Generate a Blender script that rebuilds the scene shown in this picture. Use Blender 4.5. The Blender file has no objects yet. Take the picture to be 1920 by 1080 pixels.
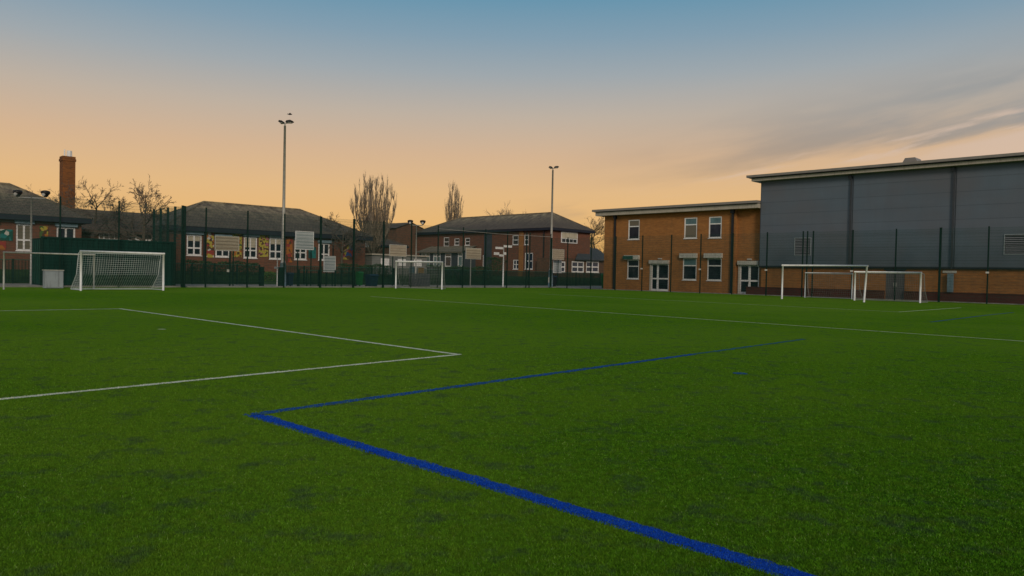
import bpy, math, random
import numpy as np
from mathutils import Vector, Matrix
random.seed(7)
S2 = math.sqrt(.5)
scene = bpy.context.scene
COL = scene.collection

# ------------------------------------------------------------------ camera
EYE = Vector((0, 0, 1.4)); FPX = 1400.0; PITCH = math.atan(27 / 1400); ROLL = .02
FW = Vector((0, math.cos(PITCH), -math.sin(PITCH)))
U0 = Vector((0, math.sin(PITCH), math.cos(PITCH))); R0 = Vector((1, 0, 0))
RT = math.cos(ROLL) * R0 + math.sin(ROLL) * U0
UP = -math.sin(ROLL) * R0 + math.cos(ROLL) * U0
cd = bpy.data.cameras.new('camera'); cam = bpy.data.objects.new('camera', cd); COL.objects.link(cam)
cd.sensor_width = 36; cd.lens = 36 * FPX / 1920; cd.clip_end = 3000; cd.clip_start = .05
cam.matrix_world = Matrix(((RT.x, UP.x, -FW.x, EYE.x), (RT.y, UP.y, -FW.y, EYE.y), (RT.z, UP.z, -FW.z, EYE.z), (0, 0, 0, 1)))
scene.camera = cam
scene.view_settings.view_transform = 'Standard'; scene.view_settings.look = 'None'; scene.view_settings.exposure = 0

def ray(px, py): return FW + RT * ((px - 960) / FPX) + UP * ((540 - py) / FPX)
def gp(px, py, z=0.0):
    d = ray(px, py); t = (z - EYE.z) / d.z; return EYE + d * t
def proj(p):
    q = Vector(p) - EYE; w = q.dot(FW); return 960 + FPX * q.dot(RT) / w, 540 - FPX * q.dot(UP) / w
def onplane(px, py, c, k):      # k 'u': Y-X=c   k 'v': X+Y=c
    d = ray(px, py); s = -1 if k == 'u' else 1
    t = c / (d.y + s * d.x); return EYE + d * t
def foot(px, c, k, z=0.0):
    py = 545
    for _ in range(4):
        p = onplane(px, py, c, k); p.z = z; py = proj(p)[1]
    return p

# ------------------------------------------------------------------ mesh builder
class MB:
    def __init__(s): s.v = []; s.f = []; s.m = []
    def quad(s, a, b, c, d, mi=0):
        n = len(s.v); s.v += [tuple(a), tuple(b), tuple(c), tuple(d)]; s.f.append((n, n+1, n+2, n+3)); s.m.append(mi); return s
    def poly(s, pts, mi=0):
        n = len(s.v); s.v += [tuple(p) for p in pts]; s.f.append(tuple(range(n, n + len(pts)))); s.m.append(mi); return s
    def box(s, x0, x1, y0, y1, z0, z1, mi=0):
        n = len(s.v)
        s.v += [(x0,y0,z0),(x1,y0,z0),(x1,y1,z0),(x0,y1,z0),(x0,y0,z1),(x1,y0,z1),(x1,y1,z1),(x0,y1,z1)]
        for q in ((0,3,2,1),(4,5,6,7),(0,1,5,4),(1,2,6,5),(2,3,7,6),(3,0,4,7)):
            s.f.append(tuple(n+i for i in q)); s.m.append(mi)
        return s
    def tube(s, pts, rad, n=6, cap=True, mi=0):
        pts = [Vector(p) for p in pts]
        if not hasattr(rad, '__len__'): rad = [rad] * len(pts)
        rings = []
        for i, p in enumerate(pts):
            t = (pts[min(i+1, len(pts)-1)] - pts[max(i-1, 0)]).normalized()
            a = Vector((0,0,1)) if abs(t.z) < .9 else Vector((1,0,0))
            u = t.cross(a).normalized(); w = t.cross(u)
            b = len(s.v)
            for k in range(n):
                an = 2*math.pi*k/n; q = p + (u*math.cos(an) + w*math.sin(an))*rad[i]; s.v.append(tuple(q))
            rings.append(b)
        for i in range(len(pts)-1):
            for k in range(n):
                k2 = (k+1) % n
                s.f.append((rings[i]+k, rings[i]+k2, rings[i+1]+k2, rings[i+1]+k)); s.m.append(mi)
        if cap:
            s.f.append(tuple(rings[0]+k for k in range(n))); s.m.append(mi)
            s.f.append(tuple(rings[-1]+k for k in reversed(range(n)))); s.m.append(mi)
        return s
    def build(s, name, mats, parent=None, smooth=False):
        me = bpy.data.meshes.new(name)
        me.from_pydata(s.v, [], s.f)
        if not isinstance(mats, (list, tuple)): mats = [mats]
        for m in mats: me.materials.append(m)
        if len(mats) > 1: me.polygons.foreach_set('material_index', s.m)
        if smooth: me.polygons.foreach_set('use_smooth', [True]*len(s.f))
        me.update()
        if len(s.f) < 4000:
            uv = me.uv_layers.new(name='uv').data
            for p in me.polygons:
                n = p.normal
                if abs(n.z) > .97: ua = Vector((1,0,0)); va = Vector((0,1,0))
                else: ua = Vector((0,0,1)).cross(n).normalized(); va = n.cross(ua)
                for li in p.loop_indices:
                    co = me.vertices[me.loops[li].vertex_index].co
                    uv[li].uv = (co.dot(ua), co.dot(va))
        o = bpy.data.objects.new(name, me); COL.objects.link(o)
        if parent is not None: o.parent = parent
        return o

def tag(o, label=None, cat=None, group=None, kind=None):
    if label: o['label'] = label
    if cat: o['category'] = cat
    if group: o['group'] = group
    if kind: o['kind'] = kind
    return o
def empty(name, loc, rz=0.0, label=None, cat=None, group=None):
    o = bpy.data.objects.new(name, None); COL.objects.link(o); o.location = loc; o.rotation_euler = (0,0,rz)
    o.empty_display_size = .2
    return tag(o, label, cat, group)
def copy_thing(o, parent=None):
    c = o.copy(); COL.objects.link(c); c.parent = parent
    for ch in [x for x in COL.objects if x.parent == o]: copy_thing(ch, c)
    return c

# ------------------------------------------------------------------ materials
def srgb(r, g, b):
    f = lambda c: (c/255/12.92) if c/255 <= .04045 else ((c/255+.055)/1.055)**2.4
    return (f(r), f(g), f(b), 1)
class NT:
    def __init__(s, name):
        s.m = bpy.data.materials.new(name); s.m.use_nodes = True; s.t = s.m.node_tree; s.t.nodes.clear()
        s.o = s.n('ShaderNodeOutputMaterial'); s.b = s.n('ShaderNodeBsdfPrincipled'); s.l(s.b.outputs[0], s.o.inputs[0])
        s.co = s.n('ShaderNodeTexCoord')
    def n(s, t, **k):
        x = s.t.nodes.new(t)
        for a, b in k.items(): setattr(x, a, b)
        return x
    def l(s, a, b): s.t.links.new(a, b)
    def mapv(s, out, scale=(1,1,1), rot=(0,0,0)):
        m = s.n('ShaderNodeMapping'); s.l(out, m.inputs[0]); m.inputs['Scale'].default_value = scale; m.inputs['Rotation'].default_value = rot; return m.outputs[0]
    def noise(s, vec, scale, detail=4, rough=.6):
        x = s.n('ShaderNodeTexNoise'); s.l(vec, x.inputs['Vector']); x.inputs['Scale'].default_value = scale
        x.inputs['Detail'].default_value = detail; x.inputs['Roughness'].default_value = rough; return x.outputs[0]
    def ramp(s, fac, stops):
        x = s.n('ShaderNodeValToRGB'); s.l(fac, x.inputs[0]); e = x.color_ramp.elements
        while len(e) < len(stops): e.new(.5)
        for i, (p, c) in enumerate(stops): e[i].position = p; e[i].color = c if hasattr(c, '__len__') else (c,c,c,1)
        return x.outputs[0]
    def mix(s, fac, a, b, mode='MIX'):
        x = s.n('ShaderNodeMix', data_type='RGBA', blend_type=mode)
        for i, v in ((0, fac), (6, a), (7, b)):
            if isinstance(v, (int, float)): x.inputs[i].default_value = v
            elif isinstance(v, tuple): x.inputs[i].default_value = v
            else: s.l(v, x.inputs[i])
        return x.outputs[2]
    def bump(s, h, dist=.01, st=.6):
        x = s.n('ShaderNodeBump'); s.l(h, x.inputs['Height']); x.inputs['Distance'].default_value = dist; x.inputs['Strength'].default_value = st
        s.l(x.outputs[0], s.b.inputs['Normal'])
    def fin(s, colr, rough=.8, metal=0.0, spec=.3):
        if isinstance(colr, tuple): s.b.inputs['Base Color'].default_value = colr
        else: s.l(colr, s.b.inputs['Base Color'])
        s.b.inputs['Roughness'].default_value = rough; s.b.inputs['Metallic'].default_value = metal
        s.b.inputs['Specular IOR Level'].default_value = spec
        return s.m
def mat(name, c, rough=.7, metal=0.0, var=.25, scale=3.0, spec=.3, dirt=None):
    t = NT(name); ob = t.co.outputs['Object']
    n = t.noise(ob, scale, 5); f = t.ramp(n, [(.3, 0.0), (.7, 1.0)])
    d = tuple(v*(1-var) for v in c[:3]) + (1,); e = tuple(min(1, v*(1+var*.6)) for v in c[:3]) + (1,)
    colr = t.mix(f, d, e)
    if dirt:
        n2 = t.noise(t.mapv(ob, (6, 6, .7)), 2.0, 6); colr = t.mix(t.ramp(n2, [(.5, 0.0), (.75, .7)]), colr, dirt)
    return t.fin(colr, rough, metal, spec)
def brick(name, a, b, mortar, stain=(.03,.022,.018,1)):
    t = NT(name); uv = t.co.outputs['UV']
    br = t.n('ShaderNodeTexBrick'); t.l(uv, br.inputs[0]); br.inputs['Scale'].default_value = 1
    br.inputs['Color1'].default_value = a; br.inputs['Color2'].default_value = b; br.inputs['Mortar'].default_value = mortar
    br.inputs['Mortar Size'].default_value = .008; br.inputs['Brick Width'].default_value = .225; br.inputs['Row Height'].default_value = .075
    br.inputs['Bias'].default_value = -.1
    n = t.noise(t.mapv(uv, (.5, 1.4, 1)), 1.3, 7, .65); c = t.mix(t.ramp(n, [(.32, .55), (.72, 0.0)]), br.outputs[0], t.mix(.5, br.outputs[0], stain))
    n2 = t.noise(t.mapv(uv, (3, .25, 1)), 1.0, 5); c = t.mix(t.ramp(n2, [(.5, 0.0), (.85, .5)]), c, t.mix(.4, stain, mortar))
    w = t.noise(t.mapv(uv, (.9, 6, 1)), 1.5, 3); c = t.mix(t.ramp(w, [(.35, .28), (.65, 0.0)]), c, stain)
    t.bump(br.outputs['Fac'], .004, .4)
    return t.fin(c, .9)
def tiles(name, a, b, moss, mossamt=.5, row=.3):
    t = NT(name); uv = t.co.outputs['UV']; ob = t.co.outputs['Object']
    br = t.n('ShaderNodeTexBrick'); t.l(uv, br.inputs[0]); br.inputs['Scale'].default_value = 1
    br.inputs['Color1'].default_value = a; br.inputs['Color2'].default_value = b; br.inputs['Mortar'].default_value = tuple(v*.35 for v in a[:3])+(1,)
    br.inputs['Mortar Size'].default_value = .02; br.inputs['Brick Width'].default_value = .33; br.inputs['Row Height'].default_value = row
    sg = t.n('ShaderNodeSeparateXYZ'); t.l(t.co.outputs['Generated'], sg.inputs[0])
    n = t.noise(t.mapv(ob, (1,1,.6)), 1.3, 8, .75); mm_ = t.n('ShaderNodeMath', operation='MULTIPLY'); t.l(t.ramp(n, [(.36, 0.0), (.62, mossamt)]), mm_.inputs[0]); t.l(t.ramp(sg.outputs[2], [(.25, .05), (.60, .45), (.85, 1.0)]), mm_.inputs[1])
    c = t.mix(mm_.outputs[0], br.outputs[0], moss)
    n2 = t.noise(t.mapv(uv, (2.2, .35, 1)), 1.0, 6); c = t.mix(t.ramp(n2, [(.35, .5), (.6, 0.0)]), c, tuple(v*.5 for v in a[:3])+(1,))
    t.bump(br.outputs['Fac'], .02, .6)
    return t.fin(c, .85)

M = {}
# pitch turf
t = NT('artificial_turf'); ob = t.co.outputs['Object']
fine = t.noise(ob, 70, 3, .75)
def turf_colour(t, c, ob):
    mid = t.noise(ob, 16, 5, .7); big = t.noise(ob, .35, 6, .65); pat = t.noise(ob, 2.9, 9, .76); xl = t.noise(t.mapv(ob, (1,1,1), (0,0,.78)), .07, 3)
    c = t.mix(t.ramp(mid, [(.38, .65), (.60, 0.0)]), c, (.018,.050,.003,1)); c = t.mix(t.ramp(t.noise(ob, 5, 6, .75), [(.50, 0.0), (.72, .40)]), c, (.120,.170,.012,1))
    c = t.mix(t.ramp(big, [(.42, 0.0), (.68, .50)]), c, (.092,.190,.008,1))
    c = t.mix(t.ramp(xl, [(.40, 0.0), (.60, .50)]), c, (.130,.225,.018,1))
    return t.mix(t.ramp(pat, [(.52, 0.0), (.63, .55)]), c, (.034,.052,.042,1))
c = turf_colour(t, t.ramp(fine, [(.30, (.015,.038,.003,1)), (.48, (.082,.205,.010,1)), (.60, (.135,.300,.016,1)), (.74, (.25,.40,.05,1))]), ob)
t.bump(fine, .02, .9); M['turf'] = t.fin(c, 1.0, 0, 0.0)
t = NT('turf_pile'); ob = t.co.outputs['Object']; at = t.n('ShaderNodeAttribute', attribute_name='tone')
c = turf_colour(t, t.ramp(at.outputs['Fac'], [(0.0, (.010,.040,.002,1)), (.3, (.034,.128,.005,1)), (.7, (.074,.235,.008,1)), (.95, (.12,.29,.014,1)), (1.0, (.28,.38,.14,1))]), ob)
M['pile'] = t.fin(c, .9, 0, .05)
t = NT('blue_turf_pile'); at = t.n('ShaderNodeAttribute', attribute_name='tone')
M['pile_blue'] = t.fin(t.ramp(at.outputs['Fac'], [(0.0, (.004,.030,.22,1)), (.7, (.010,.075,.44,1)), (1.0, (.03,.13,.55,1))]), .9, 0, .05)
def line_mat(name, base, dark, blade, amt):
    t = NT(name); ob = t.co.outputs['Object']
    fine = t.noise(ob, 85, 3, .8); mid = t.noise(ob, 6, 5, .7)
    c = t.ramp(fine, [(.30, dark), (.5, base), (.75, tuple(min(1, v*1.5) for v in base[:3])+(1,))])
    g = t.noise(t.mapv(ob, (1.3,1.1,1)), 60, 4, .8)
    c = t.mix(t.ramp(g, [(.52, 0.0), (.62, amt)]), c, blade)
    c = t.mix(t.ramp(mid, [(.45, 0.0), (.7, amt*.8)]), c, blade)
    t.bump(fine, .01, .8); return t.fin(c, 1.0, 0, 0.0)
M['wline'] = line_mat('white_turf_line', (.62,.64,.52,1), (.22,.26,.14,1), (.06,.16,.02,1), .45)
M['wfaint'] = line_mat('worn_white_turf_line', (.44,.48,.30,1), (.18,.24,.10,1), (.08,.18,.02,1), .55)
M['bline'] = line_mat('blue_turf_line', (.008,.060,.44,1), (.003,.018,.13,1), (.02,.06,.02,1), .35)
M['bfaint'] = line_mat('worn_blue_turf_line', (.012,.075,.28,1), (.01,.035,.09,1), (.04,.09,.01,1), .65)
M['ground'] = mat('rough_grass', (.055,.075,.02,1), .95, 0, .5, .4)
M['lawn'] = mat('school_lawn', (.022,.052,.012,1), .95, 0, .55, .8)
M['paving'] = mat('concrete_paving', (.24,.215,.185,1), .9, 0, .3, 1.5)
M['asphalt'] = mat('asphalt', (.10,.095,.088,1), .9, 0, .3, 1.2)
M['kerb'] = mat('kerb_concrete', (.30,.28,.25,1), .9, 0, .3, 2)
M['brick_or'] = brick('orange_brick', (.47,.18,.038,1), (.37,.128,.026,1), (.35,.20,.09,1), (.06,.03,.012,1))
M['brick_plinth'] = brick('dark_red_engineering_brick', (.115,.022,.014,1), (.085,.016,.012,1), (.085,.03,.025,1))
M['brick_red'] = brick('old_red_brick', (.24,.074,.036,1), (.17,.054,.030,1), (.17,.12,.09,1))
M['brick_brown'] = brick('brown_brick', (.19,.080,.036,1), (.10,.045,.026,1), (.14,.10,.08,1))
M['brick_ch'] = brick('chimney_brick', (.33,.11,.02,1), (.19,.062,.014,1), (.15,.08,.04,1))
M['roof'] = tiles('mossy_grey_tiles', (.110,.088,.066,1), (.086,.070,.054,1), (.33,.27,.16,1), .85)
M['roof2'] = tiles('brown_tiles', (.115,.080,.058,1), (.090,.062,.046,1), (.20,.16,.08,1), .45)
M['roof_slate'] = tiles('blue_slate', (.07,.075,.085,1), (.055,.06,.07,1), (.10,.10,.08,1), .3)
M['fascia_dark'] = mat('dark_navy_fascia', (.014,.018,.030,1), .6, 0, .3)
M['fascia'] = mat('cream_metal_fascia', (.42,.37,.30,1), .5, 0, .12, 1.2, .4, (.20,.16,.11,1))
M['fascia_top'] = mat('roof_edge_trim', (.26,.23,.20,1), .5, .2, .15, 1.2)
M['metal_roof'] = mat('standing_seam_roof', (.22,.22,.21,1), .45, .3, .2)
M['pvc'] = mat('white_pvc', (.80,.78,.76,1), .45, 0, .1, 5, .4, (.34,.30,.25,1))
M['shutter'] = mat('cream_shutter_box', (.56,.53,.46,1), .5, 0, .12, 4, .4, (.25,.21,.16,1))
M['blind'] = mat('cream_blind', (.45,.40,.30,1), .7, 0, .2, 2)
M['pipe'] = mat('dark_downpipe', (.018,.020,.024,1), .5, 0, .2)
M['pipe_grey'] = mat('grey_downpipe', (.045,.05,.058,1), .5, 0, .2)
M['green_metal'] = mat('dark_green_coated_steel', (.006,.026,.019,1), .6, 0, .3, 4, .15)
M['green_rail'] = mat('green_rail', (.015,.085,.060,1), .5, 0, .3, 4, .4)
M['green_mesh'] = mat('green_weldmesh_wire', (.012,.055,.040,1), .6, 0, .2)
M['wire_pale'] = mat('pale_tension_rope', (.35,.31,.27,1), .6)
M['container'] = mat('dark_green_painted_steel', (.003,.034,.027,1), .7, 0, .35, 1.2, .15, (.006,.02,.018,1))
M['white_alu'] = mat('white_powder_coat', (.70,.70,.68,1), .4, 0, .1, 6, .5, (.42,.40,.36,1))
M['white_worn'] = mat('worn_white_paint', (.36,.36,.31,1), .5, 0, .2, 6, .4, (.2,.19,.15,1))
M['net'] = mat('white_net_cord', (.50,.53,.54,1), .8, 0, .2)
M['net_dark'] = mat('grey_net_cord', (.22,.23,.22,1), .8, 0, .2)
M['galv'] = mat('galvanised_steel', (.40,.38,.34,1), .5, .35, .2, 3)
M['galv_blue'] = mat('weathered_blue_grey_steel', (.20,.28,.32,1), .5, .2, .35, 3)
M['lamp_dark'] = mat('dark_lamp_housing', (.012,.012,.012,1), .5)
M['lamp_glass'] = mat('lamp_glass', (.55,.52,.46,1), .2, 0, .1, 3, .5)
M['grey_board'] = mat('grey_board', (.27,.30,.32,1), .6, 0, .12, 2, .3, (.16,.17,.17,1))
M['bin_blue'] = mat('blue_plastic', (.006,.025,.045,1), .6, 0, .25)
M['bin_green'] = mat('green_plastic', (.006,.095,.022,1), .6, 0, .25)
M['bin_dark'] = mat('dark_plastic', (.008,.012,.022,1), .5, 0, .25)
M['bark'] = mat('bark', (.095,.076,.056,1), .9, 0, .4, 3)
M['twig'] = mat('twigs', (.23,.185,.135,1), .9, 0, .35, 2)
M['twig_pale'] = mat('pale_twigs', (.16,.125,.075,1), .9, 0, .35, 2)
M['twig_dark'] = mat('dark_twigs', (.10,.080,.065,1), .9, 0, .35, 2)
M['leaf'] = mat('hedge_leaves', (.020,.050,.012,1), .8, 0, .6, 2.5)
M['leaf_bright'] = mat('bright_shrub_leaves', (.050,.11,.014,1), .8, 0, .5, 2.5)
M['bird'] = mat('dark_feathers', (.03,.03,.035,1), .8)
M['grey_render'] = mat('pale_grey_cladding', (.20,.20,.19,1), .8, 0, .2, .8, .3, (.12,.11,.10,1))
M['slate_wall'] = mat('slate_grey_boards', (.045,.052,.065,1), .7, 0, .25, .8)
# glass: dark, reflective, slightly uneven
t = NT('window_glass'); n = t.noise(t.co.outputs['Object'], .9, 2)
t.bump(t.noise(t.co.outputs['Object'], .7, 2), .03, .25)
M['glass'] = t.fin(t.ramp(n, [(.35, (.006,.008,.014,1)), (.6, (.022,.026,.036,1)), (.75, (.06,.06,.062,1))]), .12, 0, .3)
t = NT('window_glass_with_blind'); n = t.n('ShaderNodeTexWave', bands_direction='Z'); t.l(t.co.outputs['Object'], n.inputs[0]); n.inputs['Scale'].default_value = 3.5
M['glass_blind'] = t.fin(t.ramp(n.outputs[1], [(.2, (.09,.075,.055,1)), (.7, (.20,.17,.12,1))]), .2, 0, .3)
M['glass_blue'] = mat('blue_tinted_glass', (.012,.022,.060,1), .12, 0, .6, 1.0, .7)
M['glass_teal'] = mat('pale_teal_glass', (.10,.19,.20,1), .2, 0, .4, 1.0, .6)
# cladding: horizontal planks with thin joints
t = NT('grey_composite_cladding'); uv = t.co.outputs['UV']
sp = t.n('ShaderNodeSeparateXYZ'); t.l(uv, sp.inputs[0])
md = t.n('ShaderNodeMath', operation='MODULO'); t.l(sp.outputs[1], md.inputs[0]); md.inputs[1].default_value = .98
g = t.ramp(md.outputs[0], [(0.0, 0.0), (.05, .9), (.10, 1.0)])
n1 = t.noise(t.mapv(uv, (.12, .95, 1)), 1.0, 3); n2 = t.noise(t.mapv(uv, (1.2, .12, 1)), 1.0, 6, .7); n3 = t.noise(uv, .16, 3)
c = t.ramp(n1, [(.3, (.100,.128,.160,1)), (.7, (.118,.148,.182,1))])
c = t.mix(t.ramp(n2, [(.45, 0.0), (.8, .4)]), c, (.082,.098,.118,1))
c = t.mix(t.ramp(n3, [(.40, 0.0), (.62, .7)]), c, (.122,.120,.132,1))
c = t.mix(g, (.074,.088,.108,1), c); t.bump(g, .012, .3)
M['clad'] = t.fin(c, .5, .1, .4)
# louvre / slatted sheet
def slat_mat(name, a, b, pitch, edge=None):
    t = NT(name); ob = t.co.outputs['Object']; sp = t.n('ShaderNodeSeparateXYZ'); t.l(ob, sp.inputs[0])
    md = t.n('ShaderNodeMath', operation='PINGPONG'); t.l(sp.outputs[2], md.inputs[0]); md.inputs[1].default_value = pitch/2
    dv = t.n('ShaderNodeMath', operation='DIVIDE'); t.l(md.outputs[0], dv.inputs[0]); dv.inputs[1].default_value = pitch/2
    n = t.noise(ob, 1.2, 5); c = t.mix(t.ramp(dv.outputs[0], [(.12, 1.0), (.34, 0.0)]), a, b)
    c = t.mix(t.ramp(n, [(.4, 0.0), (.75, .4)]), c, b)
    t.bump(dv.outputs[0], .02, .5); return t.fin(c, .6)
M['slat_w'] = slat_mat('white_board_with_ruled_lines', (.46,.48,.48,1), (.24,.28,.29,1), .26)
M['slat_c'] = slat_mat('cream_board_with_ruled_lines', (.45,.37,.27,1), (.26,.19,.125,1), .26)
M['louvre'] = slat_mat('louvre_slats', (.20,.205,.22,1), (.09,.09,.10,1), .16)
# mural paintings: soft random blotches
def mural(name, cols, seed, scale=3.2):
    t = NT(name); ob = t.mapv(t.co.outputs['Object'], (1,1,1)); t.t.nodes[-1].inputs['Location'].default_value = (seed*3.1, seed, seed*1.7)
    v = t.n('ShaderNodeTexVoronoi'); t.l(ob, v.inputs['Vector']); v.inputs['Scale'].default_value = scale
    sp = t.n('ShaderNodeSeparateColor'); t.l(v.outputs['Color'], sp.inputs[0])
    st = [(i/len(cols), c) for i, c in enumerate(cols)]
    r = t.n('ShaderNodeValToRGB'); t.l(sp.outputs[0], r.inputs[0]); r.color_ramp.interpolation = 'CONSTANT'
    e = r.color_ramp.elements
    while len(e) < len(st): e.new(.5)
    for i, (p, c) in enumerate(st): e[i].position = p; e[i].color = c
    return t.fin(r.outputs[0], .8)
YE = (.40,.33,.05,1); ORG = (.36,.12,.02,1); RD = (.28,.04,.03,1); GR = (.07,.12,.03,1); TE = (.02,.16,.15,1); WH = (.5,.48,.42,1); BL = (.03,.07,.22,1); PK = (.35,.12,.14,1); BR = (.09,.04,.02,1)

# ------------------------------------------------------------------ world and sun
w = bpy.data.worlds.new('World'); scene.world = w; w.use_nodes = True; nt = w.node_tree; nt.nodes.clear()
N = lambda t, **k: [setattr(x, a, b) or x for x in [nt.nodes.new(t)] for a, b in (k or {'label': ''}).items()][0]
def LK(a, b): nt.links.new(a, b)
def math_(op, a, b=None, clamp=False):
    x = nt.nodes.new('ShaderNodeMath'); x.operation = op; x.use_clamp = clamp
    for i, v in enumerate((a, b)):
        if v is None: continue
        if isinstance(v, (int, float)): x.inputs[i].default_value = v
        else: LK(v, x.inputs[i])
    return x.outputs[0]
out = nt.nodes.new('ShaderNodeOutputWorld'); bg = nt.nodes.new('ShaderNodeBackground'); bg2 = nt.nodes.new('ShaderNodeBackground')
add = nt.nodes.new('ShaderNodeAddShader'); LK(bg.outputs[0], add.inputs[0]); LK(bg2.outputs[0], add.inputs[1]); LK(add.outputs[0], out.inputs[0])
SUN_EL, SUN_AZ = 24, 168     # azimuth clockwise from +Y (behind the camera, to its right)
sky = nt.nodes.new('ShaderNodeTexSky'); sky.sky_type = 'NISHITA'; sky.sun_disc = False
sky.sun_elevation = math.radians(SUN_EL); sky.sun_rotation = math.radians(SUN_AZ); LK(sky.outputs[0], bg2.inputs[0]); bg2.inputs[1].default_value = .006
tc = nt.nodes.new('ShaderNodeTexCoord'); sep = nt.nodes.new('ShaderNodeSeparateXYZ'); LK(tc.outputs['Generated'], sep.inputs[0])
X, Y, Z = sep.outputs
el = math_('MULTIPLY', Z, 2.0, True)
rp = nt.nodes.new('ShaderNodeValToRGB'); LK(el, rp.inputs[0]); e = rp.color_ramp.elements
stops = [(0.0, srgb(234,174,90)), (.10, srgb(232,178,102)), (.21, srgb(225,180,122)), (.31, srgb(211,175,137)), (.41, srgb(189,173,155)), (.51, srgb(158,165,168)), (.60, srgb(129,155,171)), (.70, srgb(96,145,170)), (1.0, srgb(86,128,160))]
while len(e) < len(stops): e.new(.5)
for i, (p, c) in enumerate(stops): e[i].position = p; e[i].color = c
# streaky cloud, lying low on the right of the view
ys = math_('MAXIMUM', Y, .05); cx = math_('DIVIDE', X, ys); cz = math_('DIVIDE', Z, ys)
tilt = math_('SUBTRACT', math_('SUBTRACT', cz, math_('MULTIPLY', math_('MULTIPLY', cx, cx), .13)), math_('MULTIPLY', cx, .12))
cb = nt.nodes.new('ShaderNodeCombineXYZ'); LK(math_('MULTIPLY', cx, 3.2), cb.inputs[0]); LK(math_('MULTIPLY', tilt, 20.0), cb.inputs[1])
nz = nt.nodes.new('ShaderNodeTexNoise'); LK(cb.outputs[0], nz.inputs['Vector']); nz.inputs['Scale'].default_value = 1.0; nz.inputs['Detail'].default_value = 6; nz.inputs['Roughness'].default_value = .5
def mr(v, a, b, c=0.0, d=1.0):
    x = nt.nodes.new('ShaderNodeMapRange'); x.interpolation_type = 'SMOOTHSTEP'; LK(v, x.inputs[0])
    for i, q in enumerate((a, b, c, d)): x.inputs[i+1].default_value = q
    return x.outputs[0]
wob = math_('ADD', tilt, math_('MULTIPLY', math_('SUBTRACT', nz.outputs[0], .5), .10))
band = math_('MULTIPLY', mr(wob, .078, .096), mr(wob, .12, .22, 1.0, 0.0)); right = mr(cx, .0, .42)
cl = math_('MULTIPLY', math_('MULTIPLY', band, right), math_('ADD', math_('MULTIPLY', mr(nz.outputs[0], .38, .62), .50), .20))
low = math_('MULTIPLY', math_('MULTIPLY', mr(nz.outputs[0], .50, .62), mr(cz, .04, .075)), math_('MULTIPLY', mr(cz, .10, .15, 1.0, 0.0), mr(cx, -.02, .12)))
fac = math_('ADD', cl, math_('MULTIPLY', low, .38), True)
cc = nt.nodes.new('ShaderNodeMix'); cc.data_type = 'RGBA'; LK(mr(cz, .10, .26), cc.inputs[0]); cc.inputs[6].default_value = srgb(158,134,110); cc.inputs[7].default_value = srgb(128,138,144)
mx = nt.nodes.new('ShaderNodeMix'); mx.data_type = 'RGBA'; LK(fac, mx.inputs[0]); LK(rp.outputs[0], mx.inputs[6]); LK(cc.outputs[2], mx.inputs[7])
# lit lower edge of the cloud, and a pale rose gap beneath it at the far right
cb2 = nt.nodes.new('ShaderNodeCombineXYZ'); LK(math_('MULTIPLY', cx, 7.0), cb2.inputs[0]); LK(math_('MULTIPLY', tilt, 60.0), cb2.inputs[1])
n2 = nt.nodes.new('ShaderNodeTexNoise'); LK(cb2.outputs[0], n2.inputs['Vector']); n2.inputs['Scale'].default_value = 1.0; n2.inputs['Detail'].default_value = 7; n2.inputs['Roughness'].default_value = .6
edge = math_('MULTIPLY', math_('MULTIPLY', mr(wob, .062, .082), mr(wob, .088, .108, 1.0, 0.0)), math_('MULTIPLY', mr(n2.outputs[0], .48, .66), mr(cx, .12, .40)))
gap = math_('MAXIMUM', math_('MULTIPLY', math_('MULTIPLY', mr(wob, .085, .06, 0.0, 1.0), mr(cx, .36, .66)), .70), math_('MULTIPLY', edge, .7))
mx2 = nt.nodes.new('ShaderNodeMix'); mx2.data_type = 'RGBA'; LK(gap, mx2.inputs[0]); LK(mx.outputs[2], mx2.inputs[6]); mx2.inputs[7].default_value = srgb(212,186,166)
mx3 = nt.nodes.new('ShaderNodeMix'); mx3.data_type = 'RGBA'; LK(mr(Y, .35, -.35), mx3.inputs[0]); LK(mx2.outputs[2], mx3.inputs[6]); mx3.inputs[7].default_value = (.34,.36,.39,1)
LK(mx3.outputs[2], bg.inputs[0]); bg.inputs[1].default_value = .97
sd = bpy.data.lights.new('sun', 'SUN'); sun = bpy.data.objects.new('sun', sd); COL.objects.link(sun)
sd.energy = 1.5; sd.angle = math.radians(14); sd.color = (1, .86, .68)
sdir = Vector((math.sin(math.radians(SUN_AZ))*math.cos(math.radians(SUN_EL)), math.cos(math.radians(SUN_AZ))*math.cos(math.radians(SUN_EL)), math.sin(math.radians(SUN_EL))))
sun.rotation_euler = sdir.to_track_quat('Z', 'Y').to_euler()

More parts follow.
